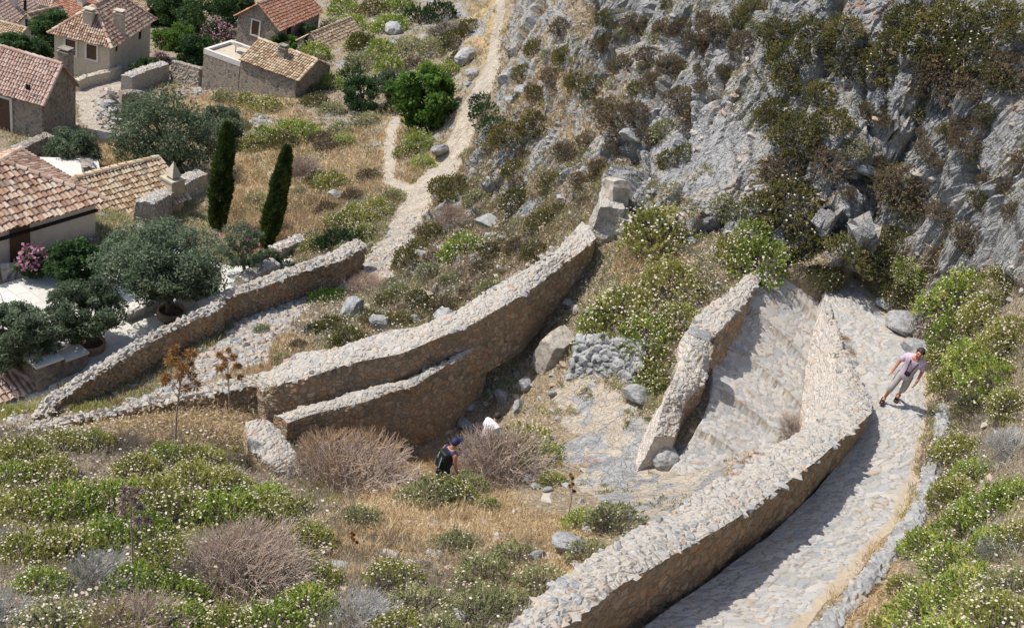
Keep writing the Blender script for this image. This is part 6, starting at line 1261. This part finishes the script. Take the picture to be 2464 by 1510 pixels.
# ---------------------------------------------------------------- labels that single out each plant
LM = [(1190, 60, 'beside the far upper trail'), (1100, 110, 'left of the upper trail'), (950, 60, 'by the slate rock outcrop'), (850, 40, 'near the top edge'), (760, 130, 'by the small stone house'), (830, 190, 'above the low stone house'), (1022, 240, 'by the bright fig tree'), (868, 240, 'by the rounded dark bush'), (640, 240, 'in the golden grass field'), (690, 330, 'above the leaning cypress'), (940, 380, 'beside the narrow side track'), (800, 450, 'by the small grey boulder'), (860, 540, 'left of the cobbled trail'), (1060, 370, 'by the tilted trail boulder'), (790, 590, 'inside the winding wall end'), (800, 705, 'on the cobbled track'), (440, 765, 'under the biggest terrace olive'), (640, 840, 'on the rubble track'), (255, 880, 'on the paved terrace'),
 (1170, 270, 'at the cliff foot trail'), (1090, 450, 'above the trail junction'), (1170, 545, 'by the pale rounded boulder'), (1020, 610, 'above the track corner'), (1240, 420, 'on the left rock ribs'), (1320, 130, 'on the far cliff end'), (1470, 80, 'under the cliff top middle'), (1420, 270, 'on the ribbed middle cliff'), (1515, 360, 'round the dark rock hollow'), (1400, 480, 'above the ruined pier'), (1640, 260, 'on the broken middle cliff'), (1720, 70, 'high on the central cliff'), (1740, 420, 'round the smooth grey slab'), (1880, 120, 'left of the deep crack'), (2040, 120, 'right of the deep crack'), (1950, 330, 'below the deep crack'), (2260, 90, 'in the dark upper thicket'), (2420, 90, 'in the upper right corner'), (2360, 280, 'on the rust streaked rock'), (2170, 300, 'on the right cliff middle'), (2110, 440, 'by the overhanging rock lip'), (2380, 500, 'on the right cliff edge'), (1900, 500, 'above the path bend'), (2050, 610, 'round the path bend top'), (2180, 640, 'on the bank above bedrock'),
 (1640, 540, 'beside the ruined pier'), (1600, 660, 'on the bank below pier'), (1480, 760, 'above the massive tan boulder'), (1590, 830, 'behind the pale stepped wall'), (1800, 600, 'behind the stepped path top'), (1570, 910, 'over the dry stone wall'), (900, 730, 'by the lilac dome bush'), (980, 720, 'behind the long wall middle'), (1130, 640, 'on the slope behind long wall'), (1270, 590, 'behind the long wall top'), (800, 800, 'behind the long wall foot'),
 (2330, 700, 'high on the right bank'), (2300, 860, 'beside the walking man'), (2420, 880, 'at the right edge bank'), (2320, 1090, 'behind the kerb stones'), (2420, 1200, 'by the silvery dead bush'), (2300, 1260, 'along the kerb middle'), (2300, 1430, 'in the lower right corner'), (2190, 1470, 'by the kerb lower end'),
 (1260, 1060, 'over the two hikers'), (1070, 1170, 'in front of the hiker'), (80, 1100, 'by the left edge wall end'), (250, 1080, 'by the dark grey bush'), (500, 1040, 'before the tumbledown wall'), (350, 1010, 'before the tumbledown wall left'), (600, 1130, 'by the sloping wall end'), (80, 1230, 'at the left edge'), (270, 1220, 'in the left green thicket'), (470, 1200, 'round the blackish dead stems'), (700, 1240, 'left of the dry clearing'), (100, 1370, 'by the tall silvery twigs'), (330, 1330, 'by the brown dead stalk'), (380, 1420, 'right of the bleached skeleton bush'), (150, 1500, 'in the bottom left corner'), (500, 1510, 'below the pinkish dome bush'), (720, 1440, 'right of the pinkish dome bush'),
 (960, 1200, 'in the dry clearing'), (1100, 1250, 'on the right clearing edge'), (880, 1300, 'on the near clearing edge'), (1000, 1430, 'below the dry clearing'), (1180, 1380, 'left of the bedrock slab'), (1430, 1270, 'right of the bedrock slab'), (1150, 1480, 'at the bottom edge middle'), (1820, 1110, 'near the parapet bend'), (2040, 830, 'on the low wedge crest'), (1660, 1220, 'on the parapet middle'), (1490, 1350, 'on the parapet lower half')]
ORD = ['topmost', 'second from top', 'third from top', 'fourth from top', 'fifth from top', 'sixth from top', 'seventh from top', 'eighth from top', 'ninth from top', 'tenth from top']
_cell = {}
for o, u, v, d, g in PLANTS:
    ph = min(LM, key=lambda a: (a[0]-u)**2+(a[1]-v)**2)[2]; _cell.setdefault((d, ph), []).append((v, u, o, o.scale[0]))
for (d, ph), L in _cell.items():
    L.sort(key=lambda a: (a[0], a[1])); n = len(L)
    if n == 1: L[0][2]['label'] = f'{d} {ph}'; continue
    if n == 2 and abs(L[0][3]/L[1][3]-1) > .25:
        big = max(L, key=lambda a: a[3])
        for a in L: a[2]['label'] = ('larger ' if a is big else 'smaller ')+f'{d} {ph}'
        continue
    for k, a in enumerate(L): a[2]['label'] = f'{d} {ph}, '+('lowest one' if k == n-1 else ORD[min(k, 9)])
